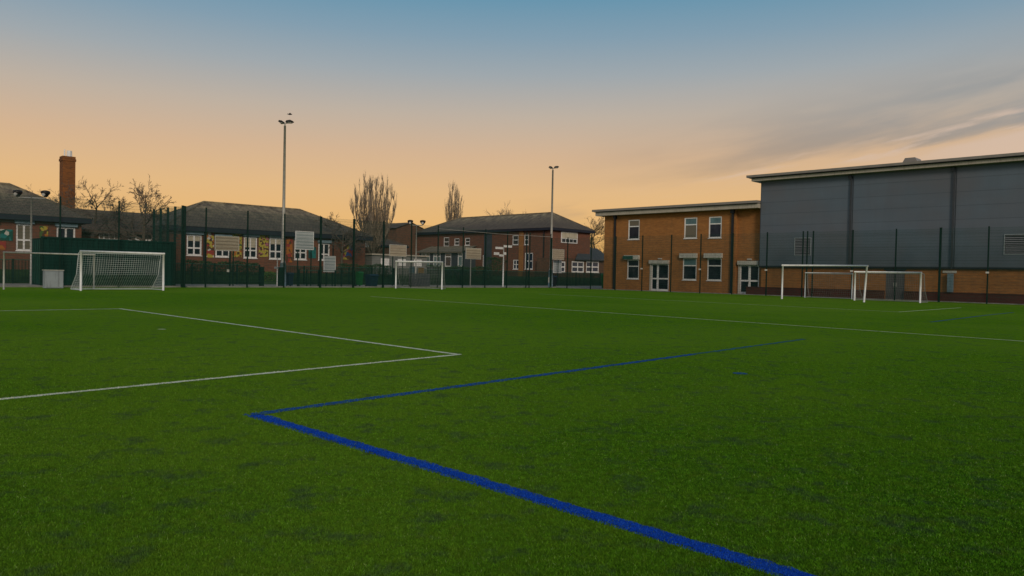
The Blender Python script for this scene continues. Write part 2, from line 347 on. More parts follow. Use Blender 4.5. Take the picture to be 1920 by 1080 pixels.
# ------------------------------------------------------------------ ground
CB, CR = 74.2, 83.6          # turf stops at Y-X=CB (back) and X+Y=CR (right)
def uv2xy(c, s):             # Y-X=c, X+Y=s
    return ((s-c)/2, (s+c)/2)
def sheet(name, cs, m, z, label, divs=None):
    mb = MB(); mb.poly([(*uv2xy(c, s), z) for c, s in cs]); return tag(mb.build(name, m), label, 'ground', kind='structure')
g = MB(); g.quad((-900,-300,-.02),(900,-300,-.02),(900,1500,-.02),(-900,1500,-.02)); tag(g.build('ground', M['ground']), 'rough open ground reaching the horizon', 'ground', kind='structure')
sheet('turf', [(-70,-60),(-70,CR),(CB,CR),(CB,-60)], M['turf'], 0, 'green artificial turf of the football pitch')
sheet('paving', [(CB,-60),(CB,125),(88.6,125),(88.6,-60)], M['paving'], -.008, 'pale concrete path behind the pitch fence')
sheet('asphalt', [(-70,CR),(-70,125),(CB,125),(CB,CR)], M['asphalt'], -.012, 'asphalt strip in front of the brick buildings')
mb = MB()
prof = [(88.6,-.004),(90,.25),(92,.8),(93.5,1.05),(240,1.1)]
for (c0,z0),(c1,z1) in zip(prof, prof[1:]):
    mb.quad((*uv2xy(c0,-90),z0),(*uv2xy(c0,260),z0),(*uv2xy(c1,260),z1),(*uv2xy(c1,-90),z1))
tag(mb.build('lawn', M['lawn']), 'raised dark grass lawn around the school buildings', 'lawn', kind='structure')
mb = MB()
def kerb(p, q, wd=.12, h=.10):
    p = Vector((*p,0)); q = Vector((*q,0)); d = (q-p).normalized(); n = Vector((-d.y,d.x,0))*wd
    a = [p, q, q+n, p+n]; b = [x+Vector((0,0,h)) for x in a]; a = [x-Vector((0,0,.03)) for x in a]
    mb.poly(b); 
    for i in range(4): j=(i+1)%4; mb.quad(a[i],a[j],b[j],b[i])
kerb(uv2xy(CB+.02,-60), uv2xy(CB+.02,CR)); kerb(uv2xy(CB,CR+.02), uv2xy(-70,CR+.02), .12, .06)
tag(mb.build('kerb', M['kerb']), 'low concrete kerb around the turf', 'kerb', kind='structure')

def gline(name, pts, wd, m, label, jit=.012, step=.12, closed=False):
    """painted line: subdivided ribbon with a slightly ragged edge, corners mitred"""
    mb = MB(); P = [Vector((p[0], p[1], 0)) for p in pts]
    for i in range(len(P)-1):
        a, b = P[i], P[i+1]; d = (b-a).normalized(); n = Vector((-d.y, d.x, 0))
        a2 = a - d*(wd/2 if i > 0 else 0); b2 = b + d*(wd/2 if i < len(P)-2 else 0)
        if i > 0: a2 = a + d*wd/2
        L = (b2-a2).length; k = max(1, min(500, int(L/step))); prev = None
        for j in range(k+1):
            c = a2 + (b2-a2)*(j/k); r1 = random.uniform(-jit, jit); r2 = random.uniform(-jit, jit)
            l = c + n*(wd/2+r1); r = c - n*(wd/2+r2); l.z = r.z = .004
            if prev: mb.quad(prev[1], r, l, prev[0])
            prev = (l, r)
    o = mb.build(name, m); return tag(o, label, 'line', kind='structure')
def G2(px, py): p = gp(px, py); return (p.x, p.y)
A, B, C = G2(0,749), G2(860,665), G2(225,579)
ext = lambda p, q, k: (q[0]+(q[0]-p[0])*k, q[1]+(q[1]-p[1])*k)
gline('white_line', [ext(B, A, .6), B, C, ext(G2(225,579), G2(0,583), 1.2)], .10, M['wline'], 'white painted corner box line on the left of the turf')
D, E, F = G2(470,778), G2(1508,636), G2(1486,1080)
gline('blue_line', [ext(D, F, 1.5), (D[0]+.06,D[1])], .122, M['bline'], 'bold blue painted line running towards the camera', .016, .06)
dv = (Vector(E)-Vector(D)).normalized()
M['bworn'] = line_mat('nearly_gone_blue_line', (.02,.09,.16,1), (.02,.05,.05,1), (.06,.16,.01,1), .8)
Em = (D[0]+(E[0]-D[0])*.62, D[1]+(E[1]-D[1])*.62)
gline('blue_line', [Em, E], .11, M['bworn'], 'most worn far end of the receding blue line', .02, .1)
gline('blue_line', [(D[0]+dv.x*.02, D[1]+dv.y*.02), Em], 0.125, M['bfaint'], 'worn blue painted line running away from the corner', .02, .08)
gline('white_line', [ext(G2(1920,640), G2(900,570), .45), ext(G2(900,570), G2(1920,640), .5)], .13, M['wfaint'], 'long faint white touchline crossing the turf')
gline('white_line', [G2(1010,551), G2(1685,585), G2(1802,577)], .13, M['wfaint'], 'faint white goal area line in front of the right hand goals')
gline('blue_line', [G2(1745,604), G2(1850,591), G2(1900,586)], .08, M['bfaint'], 'short faded blue line near the right hand fence')
def spot(px, py, r, m, label):
    p = gp(px, py); mb = MB(); mb.poly([(p.x+r*math.cos(a)*(1+random.uniform(-.1,.1)), p.y+r*math.sin(a), .004) for a in [k*math.pi/8 for k in range(16)]])
    tag(mb.build('penalty_spot', m), label, 'spot', kind='structure')
spot(1388, 700.5, .11, M['bfaint'], 'blue painted penalty spot on the turf'); spot(303, 617.5, .09, M['wfaint'], 'white painted penalty spot on the turf')

# ------------------------------------------------------------------ building frames
class Frame:
    """local x runs along the facade to image right, local y into the building"""
    def __init__(s, k, c, px0, base=0.0):
        s.k = k; s.c = c; s.o = foot(px0, c, k, base); s.base = base
        s.r = Vector((S2,S2,0)) if k == 'u' else Vector((S2,-S2,0))
        s.i = Vector((-S2,S2,0)) if k == 'u' else Vector((S2,S2,0)); s.rz = math.pi/4 if k == 'u' else -math.pi/4
    def L(s, px, py, y=0.0):
        d = ray(px, py); t = ((s.o - EYE).dot(s.i) + y) / d.dot(s.i); p = EYE + d*t
        return (p - s.o).dot(s.r), p.z - s.base
    def rect(s, x0, x1, y0, y1, y=0.0):
        a = s.L(x0, (y0+y1)/2, y)[0]; b = s.L(x1, (y0+y1)/2, y)[0]; m = (x0+x1)/2
        return (a, b, s.L(m, y1, y)[1], s.L(m, y0, y)[1])
def wall(mb, x0, x1, z0, z1, ops=(), y=0.0, rev=.12):
    xs = sorted({x0, x1, *[v for o in ops for v in o[:2]]}); zs = sorted({z0, z1, *[v for o in ops for v in o[2:4]]})
    for a, b in zip(xs, xs[1:]):
        for c, d in zip(zs, zs[1:]):
            mx, mz = (a+b)/2, (c+d)/2
            if any(o[0] < mx < o[1] and o[2] < mz < o[3] for o in ops): continue
            mb.quad((a,y,c),(b,y,c),(b,y,d),(a,y,d))
    for o in ops:
        a, b, c, d = o[:4]; e = y+rev
        mb.quad((a,y,c),(a,e,c),(a,e,d),(a,y,d)); mb.quad((b,e,c),(b,y,c),(b,y,d),(b,e,d))
        mb.quad((a,y,d),(a,e,d),(b,e,d),(b,y,d)); mb.quad((a,e,c),(a,y,c),(b,y,c),(b,e,c))
    return mb
def window(root, r, y=0.0, cols=2, transom=None, m='pvc', glass='glass', t=.07, name='window', sill=True, label=None):
    a, b, c, d = r; mb = MB(); y0, y1 = y+.03, y+.10
    mb.box(a,b,y0,y1,c,c+t); mb.box(a,b,y0,y1,d-t,d); mb.box(a,a+t,y0,y1,c+t,d-t); mb.box(b-t,b,y0,y1,c+t,d-t)
    for k in range(1, cols):
        x = a+(b-a)*k/cols; mb.box(x-t/2,x+t/2,y0+.004,y1,c+t,d-t)
    if transom:
        z = c+(d-c)*transom; mb.box(a+t,b-t,y0+.002,y1-.002,z-t/2,z+t/2)
    f = mb.build(name, M[m], root)
    if label: f['label'] = label
    p = MB(); p.quad((a+t*.5,y+.07,c+t*.5),(b-t*.5,y+.07,c+t*.5),(b-t*.5,y+.07,d-t*.5),(a+t*.5,y+.07,d-t*.5)); p.build('pane', M[glass], f)
    if sill: s = MB(); s.box(a-.05,b+.05,y-.06,y+.028,c-.06,c-.002); s.build('sill', M[m], f)
    return f
def part(root, name, m, *boxes, label=None):
    mb = MB()
    for b in boxes: mb.box(*b)
    o = mb.build(name, M[m], root)
    if label: o['label'] = label
    return o
def hip_roof(root, x0, x1, y0, y1, ze, zr, r0, r1, m, fm='fascia_dark', th=.22, yr=None):
    yr = (y0+y1)/2 if yr is None else yr
    A, B, C, D = (x0,y0,ze),(x1,y0,ze),(x1,y1,ze),(x0,y1,ze); P, Q = (r0,yr,zr),(r1,yr,zr)
    mb = MB(); mb.quad(A,B,Q,P); mb.quad(C,D,P,Q); mb.poly([B,C,Q]); mb.poly([D,A,P])
    o = mb.build('roof', M[m], root)
    f = MB(); g = .03; f.box(x0+g,x1-g,y0+g,y1-g,ze-th,ze-.004); f.build('fascia', M[fm], root)
    rd = MB(); rd.tube([P,Q],.11,6); 
    for a, b in ((A,P),(D,P),(B,Q),(C,Q)): rd.tube([a,b],.09,5)
    rd.build('ridge_tiles', M[m], o)
    return o
def mural_panel(root, fr, x0, x1, y0, y1, cols, seed, scale=3.0):
    a, b, c, d = fr.rect(x0, x1, y0, y1); mb = MB(); mb.box(a, b, -.035, -.003, c, d)
    return mb.build('mural', mural('mural_paint', cols, seed, scale), root)

# ---- sports hall (grey, large)
CF = 85.3
H = Frame('v', CF, 1426); W = 52.0; root = empty('sports_hall', H.o, H.rz, 'large grey clad sports hall above an orange brick base, right of the brick block', 'sports hall')
zt = H.L(1426, 341)[1]; zc = H.L(1426, 499)[1]; DP = 26
dr = H.rect(1660, 1696, 507, 556); dr = (dr[0], dr[1], .02, dr[3])
mb = MB(); wall(mb, 0, W, .0, zc, [dr]); mb.quad((W,0,0),(W,DP,0),(W,DP,zc),(W,0,zc)); mb.quad((0,DP,0),(0,0,0),(0,0,zc),(0,DP,zc)); mb.quad((W,DP,0),(0,DP,0),(0,DP,zc),(W,DP,zc))
mb.build('brick_wall', M['brick_or'], root)
lv = [H.rect(1492, 1521, 447, 478), (H.L(1885,458)[0], H.L(1885,458)[0]+3.2, H.L(1885,476)[1], H.L(1885,441)[1])]
mb = MB(); wall(mb, -.10, W+.1, zc+.02, zt, lv, -.14, .10); mb.quad((-.10,DP,zc+.02),(-.10,-.14,zc+.02),(-.10,-.14,zt),(-.10,DP,zt)); mb.quad((W+.1,-.14,zc+.02),(W+.1,DP,zc+.02),(W+.1,DP,zt),(W+.1,-.14,zt)); mb.quad((-.1,-.14,zc+.02),(-.1,.0,zc+.02),(W+.1,.0,zc+.02),(W+.1,-.14,zc+.02)); mb.quad((W+.1,DP,zc),(-.1,DP,zc),(-.1,DP,zt),(W+.1,DP,zt))
mb.build('cladding', M['clad'], root)
part(root, 'drip_flashing', 'pipe', (-.13, W+.12, -.19, -.143, zc-.10, zc+.03))
part(root, 'corner_flashing', 'pipe_grey', (-.13, -.103, -.17, .2, zc+.04, zt-.05))
pl = .62
bx = [(-1.3, dr[0]-.02, -.13, -.004, 0, pl), (dr[1]+.02, W, -.13, -.004, 0, pl)]; part(root, 'plinth', 'brick_plinth', *bx)
part(root, 'plinth_coping', 'brick_plinth', (-1.32, dr[0]-.02, -.16, -.002, pl+.002, pl+.07), (dr[1]+.02, W, -.16, -.002, pl+.002, pl+.07))
# roof: slightly rising slab with deep layered fascia
rx0 = H.L(1400, 335, -.9)[0]
part(root, 'fascia', 'fascia', (rx0+.35, W+1, -.72, DP+.8, zt+.0, zt+.24))
part(root, 'roof_edge', 'fascia_top', (rx0, W+1.3, -.98, DP+1, zt+.31, zt+.50))
part(root, 'gutter', 'fascia_dark', (rx0+.2, W+1.1, -.86, DP+.9, zt+.243, zt+.307))
mb = MB(); mb.quad((rx0,-.98,zt+.503),(W+1.3,-.98,zt+.503),(W+1.3,DP/2,zt+.95),(rx0,DP/2,zt+.95)); mb.quad((rx0,DP/2,zt+.95),(W+1.3,DP/2,zt+.95),(W+1.3,DP+1,zt+.503),(rx0,DP+1,zt+.503)); mb.build('roof', M['metal_roof'], root)
for px in (1596, 1788, 1972):
    x = H.L(px, 420)[0]; p = MB(); p.box(x-.055, x+.055, -.27, -.145, zc-.1, zt-.01); p.box(x-.22, x+.02, -.3, -.2, zt-.35, zt-.02); p.build('downpipe', M['pipe_grey'], root)
    p = MB(); p.box(x+.12, x+.16, -.16, -.143, zc+.05, zt-.02); p.build('panel_joint', M['pipe_grey'], root)
for r in lv:
    p = MB(); a,b,c,d = r; y=-.18
    p.box(a-.06,b+.06,y,y+.07,d,d+.06); p.box(a-.06,b+.06,y,y+.07,c-.06,c); p.box(a-.06,a,y,y+.07,c,d); p.box(b,b+.06,y,y+.07,c,d)
    f = p.build('louvre', M['grey_board'], root); q = MB()
    k = int((d-c)/.12)
    for j in range(k):
        z = c+(d-c)*(j+.5)/k; q.quad((a,y+.02,z-.03),(b,y+.02,z-.03),(b,y+.09,z+.05),(a,y+.09,z+.05))
    q.build('slats', M['louvre'], f)
p = MB(); a,b,c,d = dr; m_ = (a+b)/2
p.box(a,m_-.01,.05,.10,c,d); p.box(m_+.01,b,.05,.10,c,d)
f = p.build('door', mat('grey_blue_door', (.10,.09,.095,1), .5, 0, .2, 1), root); q = MB(); q.box(m_-.12,m_-.06,.01,.048,1.0,1.3); q.box(m_+.06,m_+.12,.01,.048,1.0,1.3); q.build('handle', M['galv'], f)
part(root, 'door_header', 'pipe_grey', (a-.1, b+.1, -.05, .0-.003, d+.004, zc-.11))
r = H.rect(1778, 1789, 513, 556); part(root, 'meter_cabinet', 'galv_blue', (r[0], r[1], -.30, -.135, .70, r[3]))
r = H.rect(1771, 1791, 505, 512); part(root, 'vent_cover', 'shutter', (r[0]-.1, r[1]+.1, -.06, -.003, r[2], r[3]-.1))
# roof vent
x0 = H.L(1693, 300, 3)[0]; x1 = H.L(1727, 300, 3)[0]; z0 = zt+.45; z1 = H.L(1710, 297, 3)[1]
mb = MB(); pr = [(x0,z0),(x0+.05,z0+.4*(z1-z0)+.05),(x0+.3,z1),(x1-.3,z1),(x1-.05,z0+.4*(z1-z0)+.05),(x1,z0)]
n = len(pr); 
for y in (2.5, 3.9): mb.poly([(a,y,b) for a,b in (pr if y<3 else pr[::-1])])
for i in range(n): j=(i+1)%n; mb.quad((pr[i][0],2.5,pr[i][1]),(pr[i][0],3.9,pr[i][1]),(pr[j][0],3.9,pr[j][1]),(pr[j][0],2.5,pr[j][1]))
mb.build('roof_vent', M['fascia_top'], root)

# ---- two-storey orange brick block
B2 = Frame('v', CF, 1131); L2 = (H.o - B2.o).length - .14
root = empty('brick_building', B2.o, B2.rz, 'two storey orange brick block with pale sloping fascia and white windows', 'building')
zt2 = B2.L(1278, 398)[1]; xr = B2.L(1379, 450)[0]
ups = [B2.rect(*q) for q in ((1178,1199,412,449),(1283,1307,408,447),(1329,1353,406,446))]
los = [B2.rect(*q) for q in ((1176,1198,487,523),(1280,1306,484,525),(1326,1353,484,526))]
d1 = B2.rect(1221,1254,495,543); d1 = (d1[0],d1[1],.02,d1[3])
RC = .35; d2 = B2.rect(1387,1423,497,549,RC); d2 = (d2[0],min(d2[1],L2-.12),.02,d2[3])
mb = MB(); wall(mb, 0, xr, 0, zt2, ups+los+[d1]); wall(mb, xr, L2, 0, zt2, [d2], RC)
mb.quad((xr,0,0),(xr,RC,0),(xr,RC,zt2),(xr,0,zt2)); mb.quad((0,12,0),(0,0,0),(0,0,zt2),(0,12,zt2)); mb.quad((L2,12,0),(0,12,0),(0,12,zt2),(L2,12,zt2)); mb.quad((L2,RC,0),(L2,12,0),(L2,12,zt2),(L2,RC,zt2))
mb.build('wall', M['brick_or'], root)
def toplight(f, r, y, m):
    a, b, c, d = r; mb = MB(); z = c+(d-c)*.66+.06; mb.quad((a+.11,y+.062,z),(b-.11,y+.062,z),(b-.11,y+.062,d-.11),(a+.11,y+.062,d-.11)); mb.build('top_light', M[m], f)
for i, r in enumerate(ups): toplight(window(root, r, 0, 1, .66, glass=('glass','glass_blind','glass')[i], t=.10), r, 0, ('glass_blind','glass_teal','glass_teal')[i])
for i, r in enumerate(los):
    wf = window(root, r, 0, 1, .66, t=.10); (toplight(wf, r, 0, 'glass_teal') if i == 1 else None); part(root, 'shutter_box', 'shutter', (r[0]-.22, r[1]+.08, -.30, -.003, r[3]+.02, r[3]+.44))
def door(root, r, y, cols, split=.46, wide=None):
    a,b,c,d = r; t=.10; mb = MB(); y0,y1=y+.02,y+.09
    xs = [a] + (wide or [a+(b-a)*k/cols for k in range(1, cols)]) + [b]
    mb.box(a,b,y0,y1,d-t,d)
    for k in range(len(xs)-1):
        p0,p1 = xs[k],xs[k+1]; mb.box(p0,p0+t,y0+.003,y1,c,d-t); mb.box(p1-t,p1,y0+.003,y1,c,d-t); mb.box(p0+t,p1-t,y0+.004,y1,c,c+.2); z=c+(d-c)*split; mb.box(p0+t,p1-t,y0+.004,y1,z-.07,z+.07)
    f = mb.build('door', M['pvc'], root)
    p = MB(); p.quad((a+.02,y+.07,c+.05),(b-.02,y+.07,c+.05),(b-.02,y+.07,d-.05),(a+.02,y+.07,d-.05)); p.build('pane', M['glass'], f)
    h = MB(); x = xs[1]-.05 if len(xs)>2 else b-.1; h.box(x-.02,x+.02,y-.04,y+.02,c+.9,c+1.15); h.build('handle', M['galv'], f)
    part(root, 'shutter_box', 'shutter', (a-.14, b+.04, y-.28, y-.003, d+.03, d+.36))
    lt = MB(); m_=(a+b)/2; lt.box(m_-.2,m_+.2,y-.12,y-.003,d+.45,d+.56); lt.build('bulkhead_light', M['lamp_glass'], root)
door(root, d1, 0, 2, wide=[d1[0]+.36*(d1[1]-d1[0])]); door(root, d2, RC, 2)
part(root, 'door_reveal', 'shutter', (d1[0]-.14, d1[0]-.01, -.06, -.003, .02, d1[3]))
part(root, 'door_reveal', 'shutter', (d2[0]-.14, d2[0]-.01, RC-.06, RC-.003, .02, d2[3]))
rx0 = B2.L(1110, 403, -.8)[0]; rx1 = L2
part(root, 'fascia', 'fascia', (rx0+.30, rx1, -.62, 12.6, zt2+.0, zt2+.36))
part(root, 'gutter', 'fascia_dark', (rx0+.2, rx1, -.72, 12.7, zt2+.363, zt2+.41))
part(root, 'roof_edge', 'fascia_top', (rx0, rx1, -.84, 12.8, zt2+.413, zt2+.62))
mb = MB(); mb.quad((rx0,-.84,zt2+.623),(rx1,-.84,zt2+.623),(rx1,12.8,zt2+.9),(rx0,12.8,zt2+.9)); mb.build('roof', M['metal_roof'], root)
for px, pw in ((1153,.08),(1373,.09)):
    x = B2.L(px, 480)[0]; p = MB(); p.box(x-pw,x+pw,-.16,-.01,0.02,zt2-.01); p.box(x-.16,x+.16,-.26,-.01,zt2-.32,zt2-.02); p.build('downpipe', M['pipe'], root)
r = B2.rect(1171,1190,479,486); part(root, 'sign', 'green_rail', (r[0],r[1],-.33,-.303,r[2],r[3]-.05), label='small green sign on the shutter box')

# ---- two-storey school block with hipped roof (middle right)
BZ = 1.1
TR = foot(1032, 105.2, 'v', BZ)
class F2(Frame):
    def __init__(s, k, o, base): s.k=k; s.o=Vector(o); s.o.z=base; s.base=base; s.r=Vector((S2,S2,0)) if k=='u' else Vector((S2,-S2,0)); s.i=Vector((-S2,S2,0)) if k=='u' else Vector((S2,S2,0)); s.rz=math.pi/4 if k=='u' else -math.pi/4
LX = 29.0; LY = 8.2
S = F2('v', TR - Vector((S2,-S2,0))*LX, BZ); root = empty('school_block', S.o, S.rz, 'two storey red brick school block with long hipped mossy roof', 'building')
ze = S.L(1028, 430)[1]
sm = [S.rect(*q) for q in ((832,842,445,462),(852,861,447,460),(872,881,446,460),(961,972,441,459),(983,991,440,459))]
lo = [S.rect(*q) for q in ((962,973,487,505),(984,999,474,505),(905,914,478,500))]
mb = MB(); wall(mb, 0, LX, -.2, ze, sm+lo); mb.quad((LX,LY,-.2),(0,LY,-.2),(0,LY,ze),(LX,LY,ze)); mb.quad((0,LY,-.2),(0,0,-.2),(0,0,ze),(0,LY,ze))
mb.quad((LX,0,-.2),(LX,LY,-.2),(LX,LY,ze),(LX,0,ze)); mb.build('wall', M['brick_red'], root)
for r in sm: window(root, r, 0, 1, .5, t=.10, sill=True)
for i, r in enumerate(lo): window(root, r, 0, 2, .5, t=.12, glass='glass_blue')
yr = LY/2; zr = S.L(1030, 399, yr)[1]
hip_roof(root, -.5, LX+.5, -.5, LY+.5, ze+.22, zr, 5.5, LX-3.6, 'roof', th=.34)
# pilaster and pipes
x = S.L(977, 470)[0]; part(root, 'pilaster', 'brick_or', (x-.35, x+.45, -.12, -.004, -.1, ze-.16))
for px in (912, 1020): x = S.L(px, 470)[0]; part(root, 'downpipe', 'pipe', (x-.07,x+.07,-.12,-.01,-.1,ze-.15))
x = S.L(916,470)[0]; part(root, 'wall_panel', 'slate_wall', (x-.9, x+.7, -.08, -.004, .0, ze-.2))
# right (gable side) facade windows, built in the x=LX plane
def side_local(px, py):
    d = ray(px, py); nrm = Vector((S2,-S2,0)); p0 = S.o + S.r*LX; t = (p0-EYE).dot(nrm)/d.dot(nrm); p = EYE+d*t; return (p-p0).dot(S.i), p.z-S.base
a, z1 = side_local(1052, 434); b, z0 = side_local(1082, 457)
mb = MB(); mb.box(LX+.003,LX+.08,a,b,z0,z1); f = mb.build('window', M['pvc'], root)
mb = MB(); mb.box(LX+.083,LX+.10,a+.12,b-.12,z0+(z1-z0)*.42,z1-.12); mb.build('blind', M['blind'], f)
mb = MB(); 
for k in range(4): w0=(b-a-.3)/4; mb.box(LX+.083,LX+.10,a+.18+k*w0,a+.06+(k+1)*w0,z0+.12,z0+(z1-z0)*.36)
mb.build('pane', M['glass'], f)
# entrance lean-to with pale roof
p0 = S.rect(786, 868, 472, 500, -2.5); e0,e1 = p0[0],p0[1]; zl = p0[3]
rw = [S.rect(*q, -2.5) for q in ((790,806,474,500),(812,826,474,500),(834,846,475,500),(858,867,474,500))]
mb = MB(); wall(mb, e0, e1, -.2, zl, rw, -2.5, .1); mb.quad((e0,0,-.2),(e0,-2.5,-.2),(e0,-2.5,zl),(e0,0,zl)); mb.quad((e1,-2.5,-.2),(e1,0,-.2),(e1,0,zl),(e1,-2.5,zl)); mb.build('porch_wall', M['slate_wall'], root)
for i, r in enumerate(rw): window(root, r, -2.5, 2 if i<2 else 1, .75, t=.14, glass='glass_teal' if i in (0,3,1) else 'glass_blue', sill=False)
mb = MB(); zz = zl+.95; mb.quad((e0-.3,-2.9,zl),(e1+.3,-2.9,zl),(e1+.3,-.01,zz),(e0-.3,-.01,zz)); mb.quad((e0-.3,-2.9,zl-.2),(e1+.3,-2.9,zl-.2),(e1+.3,-2.9,zl-.003),(e0-.3,-2.9,zl-.003)); mb.build('porch_roof', tiles('pale_lichen_tiles', (.20,.17,.12,1),(.16,.13,.10,1),(.30,.26,.18,1),.6), root)

# ---- single storey annex between the school block and the brick block
An = Frame('u', 93.6, 1037, BZ); AL = 12.0; root = empty('annex', An.o, An.rz, 'single storey annex with slate lean-to roof between the two brick blocks', 'building')
ze = An.L(1100, 486)[1]; ws = [An.rect(*q) for q in ((1049,1060,490,511),(1072,1095,490,511),(1099,1123,490,511))]
mb = MB(); wall(mb, 0, AL, -.2, ze, ws); mb.quad((0,3,-.2),(0,0,-.2),(0,0,ze),(0,3,ze)); mb.quad((AL,0,-.2),(AL,3,-.2),(AL,3,ze),(AL,0,ze)); mb.build('wall', M['brick_brown'], root)
for r in ws: window(root, r, 0, 1 if r is ws[0] else 2, .5, t=.17, glass='glass_blue')
zr = An.L(1105, 465, 2.6)[1]
mb = MB(); xa = An.L(1075,485)[0]; mb.quad((xa,-.4,ze),(AL+.4,-.4,ze),(AL+.4,2.6,zr),(An.L(1088,466,2.6)[0],2.6,zr)); mb.quad((xa,-.4,ze-.18),(AL+.4,-.4,ze-.18),(AL+.4,-.4,ze-.003),(xa,-.4,ze-.003))
mb.quad((AL+.4,2.6,zr),(AL+.4,2.9,zr-.02),(xa+2,2.9,zr-.02),(An.L(1088,466,2.6)[0],2.6,zr)); mb.quad((-.1,-.1,ze+.02),(xa,-.1,ze+.02),(xa,1.0,ze+.06),(-.1,1.0,ze+.06)); mb.build('roof', M['roof_slate'], root)

# ---- bungalow with murals (left of the tall floodlight)
Bu = Frame('u', 96.0, 318, BZ); BL_ = (foot(684, 96.0, 'u') - foot(318, 96.0, 'u')).length
root = empty('school_bungalow', Bu.o, Bu.rz, 'long single storey brick school wing with painted murals between white windows', 'building')
ze = Bu.L(450, 432)[1]; DY = 10.0
ws = [Bu.rect(*q) for q in ((350,378,440,479),(404,431,446,482),(457,482,444,484),(505,529,446,486),(552,575,450,487),(597,618,456,488))]
mb = MB(); wall(mb, 0, BL_, -.2, ze, ws); mb.quad((0,DY,-.2),(0,0,-.2),(0,0,ze),(0,DY,ze)); mb.quad((BL_,0,-.2),(BL_,DY,-.2),(BL_,DY,ze),(BL_,0,ze)); mb.quad((BL_,DY,-.2),(0,DY,-.2),(0,DY,ze),(BL_,DY,ze)); mb.build('wall', M['brick_red'], root)
for i, r in enumerate(ws):
    window(root, r, 0, 2, .36, t=.13, glass='glass')
    if i in (0, 1, 2, 3):
        h = (r[3]-r[2]); rr = MB(); rr.box(r[0]+.16, r[1]-.16, .045, .065, r[2]+h*(.70 if i in (0,3) else .5), r[3]-.15); rr.build('blind', M['blind'], root)
    part(root, 'shutter_box', 'galv_blue', (r[0]-.12, r[1]+.12, -.22, -.003, r[3]+.03, min(ze-.32, r[3]+.30)))
zr = Bu.L(378, 378, DY/2)[1]
hip_roof(root, -.6, BL_+.6, -.6, DY+.6, ze+.1, zr, 5.0, BL_-5.0, 'roof', th=.42)
for i, (x0,x1,y0,y1,cs,sc) in enumerate(((387,401,435,483,[BR,YE,ORG,WH,RD],4.2),(436,453,438,482,[BR,YE,ORG,YE,GR],5.0),(485,503,441,482,[YE,PK,BR,YE,YE],6.5),(537,548,446,492,[ORG,RD,BR,ORG],3.0),(578,592,463,484,[TE,TE,(.01,.06,.06,1)],1.4),(642,664,458,487,[RD,PK,BL,YE,BR],2.6))):
    mural_panel(root, Bu, x0, x1, y0, y1, cs, i+1, sc)
x = Bu.L(492,460)[0]
for px in (382, 533, 624): x = Bu.L(px,460)[0]; part(root, 'downpipe', 'pipe', (x-.05,x+.05,-.12,-.01,-.1,ze-.32))

# ---- far left school wing
La = Frame('u', 93.0, -330, BZ); LA = (foot(152, 93.0, 'u') - foot(-330, 93.0, 'u')).length
root = empty('school_wing', La.o, La.rz, 'far left brick school wing with large hipped roof behind the green container', 'building')
ze = La.L(100, 409)[1]; ws = [La.rect(*q) for q in ((30,60,420,470),(106,141,426,462),(-30,-6,420,466))]; DY = 8.2
mb = MB(); wall(mb, 0, LA, -.2, ze, ws); mb.quad((0,DY,-.2),(0,0,-.2),(0,0,ze),(0,DY,ze)); mb.quad((LA,0,-.2),(LA,DY,-.2),(LA,DY,ze),(LA,0,ze)); mb.quad((LA,DY,-.2),(0,DY,-.2),(0,DY,ze),(LA,DY,ze)); mb.build('wall', M['brick_red'], root)
for i, r in enumerate(ws):
    window(root, r, 0, 2, .4, t=.12, glass='glass_blind' if i == 0 else 'glass'); part(root, 'shutter_box', 'galv_blue', (r[0]-.12, r[1]+.12, -.22, -.003, r[3]+.03, min(ze-.3, r[3]+.28)))
zr = La.L(10, 345, DY/2)[1]
hip_roof(root, -.6, LA+.6, -.6, DY+.6, ze+.1, zr, 3.5, LA-4.0, 'roof', th=.40)
for i, (x0,x1,y0,y1,cs,sc) in enumerate(((0,24,430,451,[TE,TE,WH,(.01,.08,.06,1)],3.6),(74,90,424,446,[YE,BR,ORG,GR],5.0),(-4,11,452,468,[YE,RD,ORG],2.0))): mural_panel(root, La, x0, x1, y0, y1, cs, i+11, sc)

# ---- low link building with tall brick chimney
Lk = Frame('u', 99.0, 150, BZ); LL = (foot(345, 99.0, 'u') - foot(150, 99.0, 'u')).length
root = empty('link_building', Lk.o, Lk.rz, 'low link building with brown tiled roof and a tall brick chimney', 'building')
ze = Lk.L(230, 434)[1]; zr = Lk.L(230, 397, 4)[1]; ws = [Lk.rect(185,225,437,450), Lk.rect(240,300,438,451)]
mb = MB(); wall(mb, 0, LL, -.2, ze, ws); mb.quad((0,8,-.2),(0,0,-.2),(0,0,ze),(0,8,ze)); mb.quad((LL,0,-.2),(LL,8,-.2),(LL,8,ze),(LL,0,ze)); mb.quad((LL,8,-.2),(0,8,-.2),(0,8,ze),(LL,8,ze)); mb.build('wall', M['brick_brown'], root)
for r in ws: window(root, r, 0, 4, None, t=.10, glass='glass_blind')
mb = MB(); x0,x1=-6,LL+.2; mb.quad((x0,-.5,ze),(x1,-.5,ze),(x1,4,zr),(x0,4,zr)); mb.quad((x1,8.5,ze),(x0,8.5,ze),(x0,4,zr),(x1,4,zr)); mb.poly([(x0,8.5,ze),(x0,-.5,ze),(x0,4,zr)]); mb.poly([(x1,-.5,ze),(x1,8.5,ze),(x1,4,zr)]); mb.quad((x0,-.5,ze-.25),(x1,-.5,ze-.25),(x1,-.5,ze-.003),(x0,-.5,ze-.003)); rf = mb.build('roof', M['roof2'], root)
xa = Lk.L(126, 380, 5)[0]; zc_ = Lk.L(126, 294, 5)[1]; hw = .50
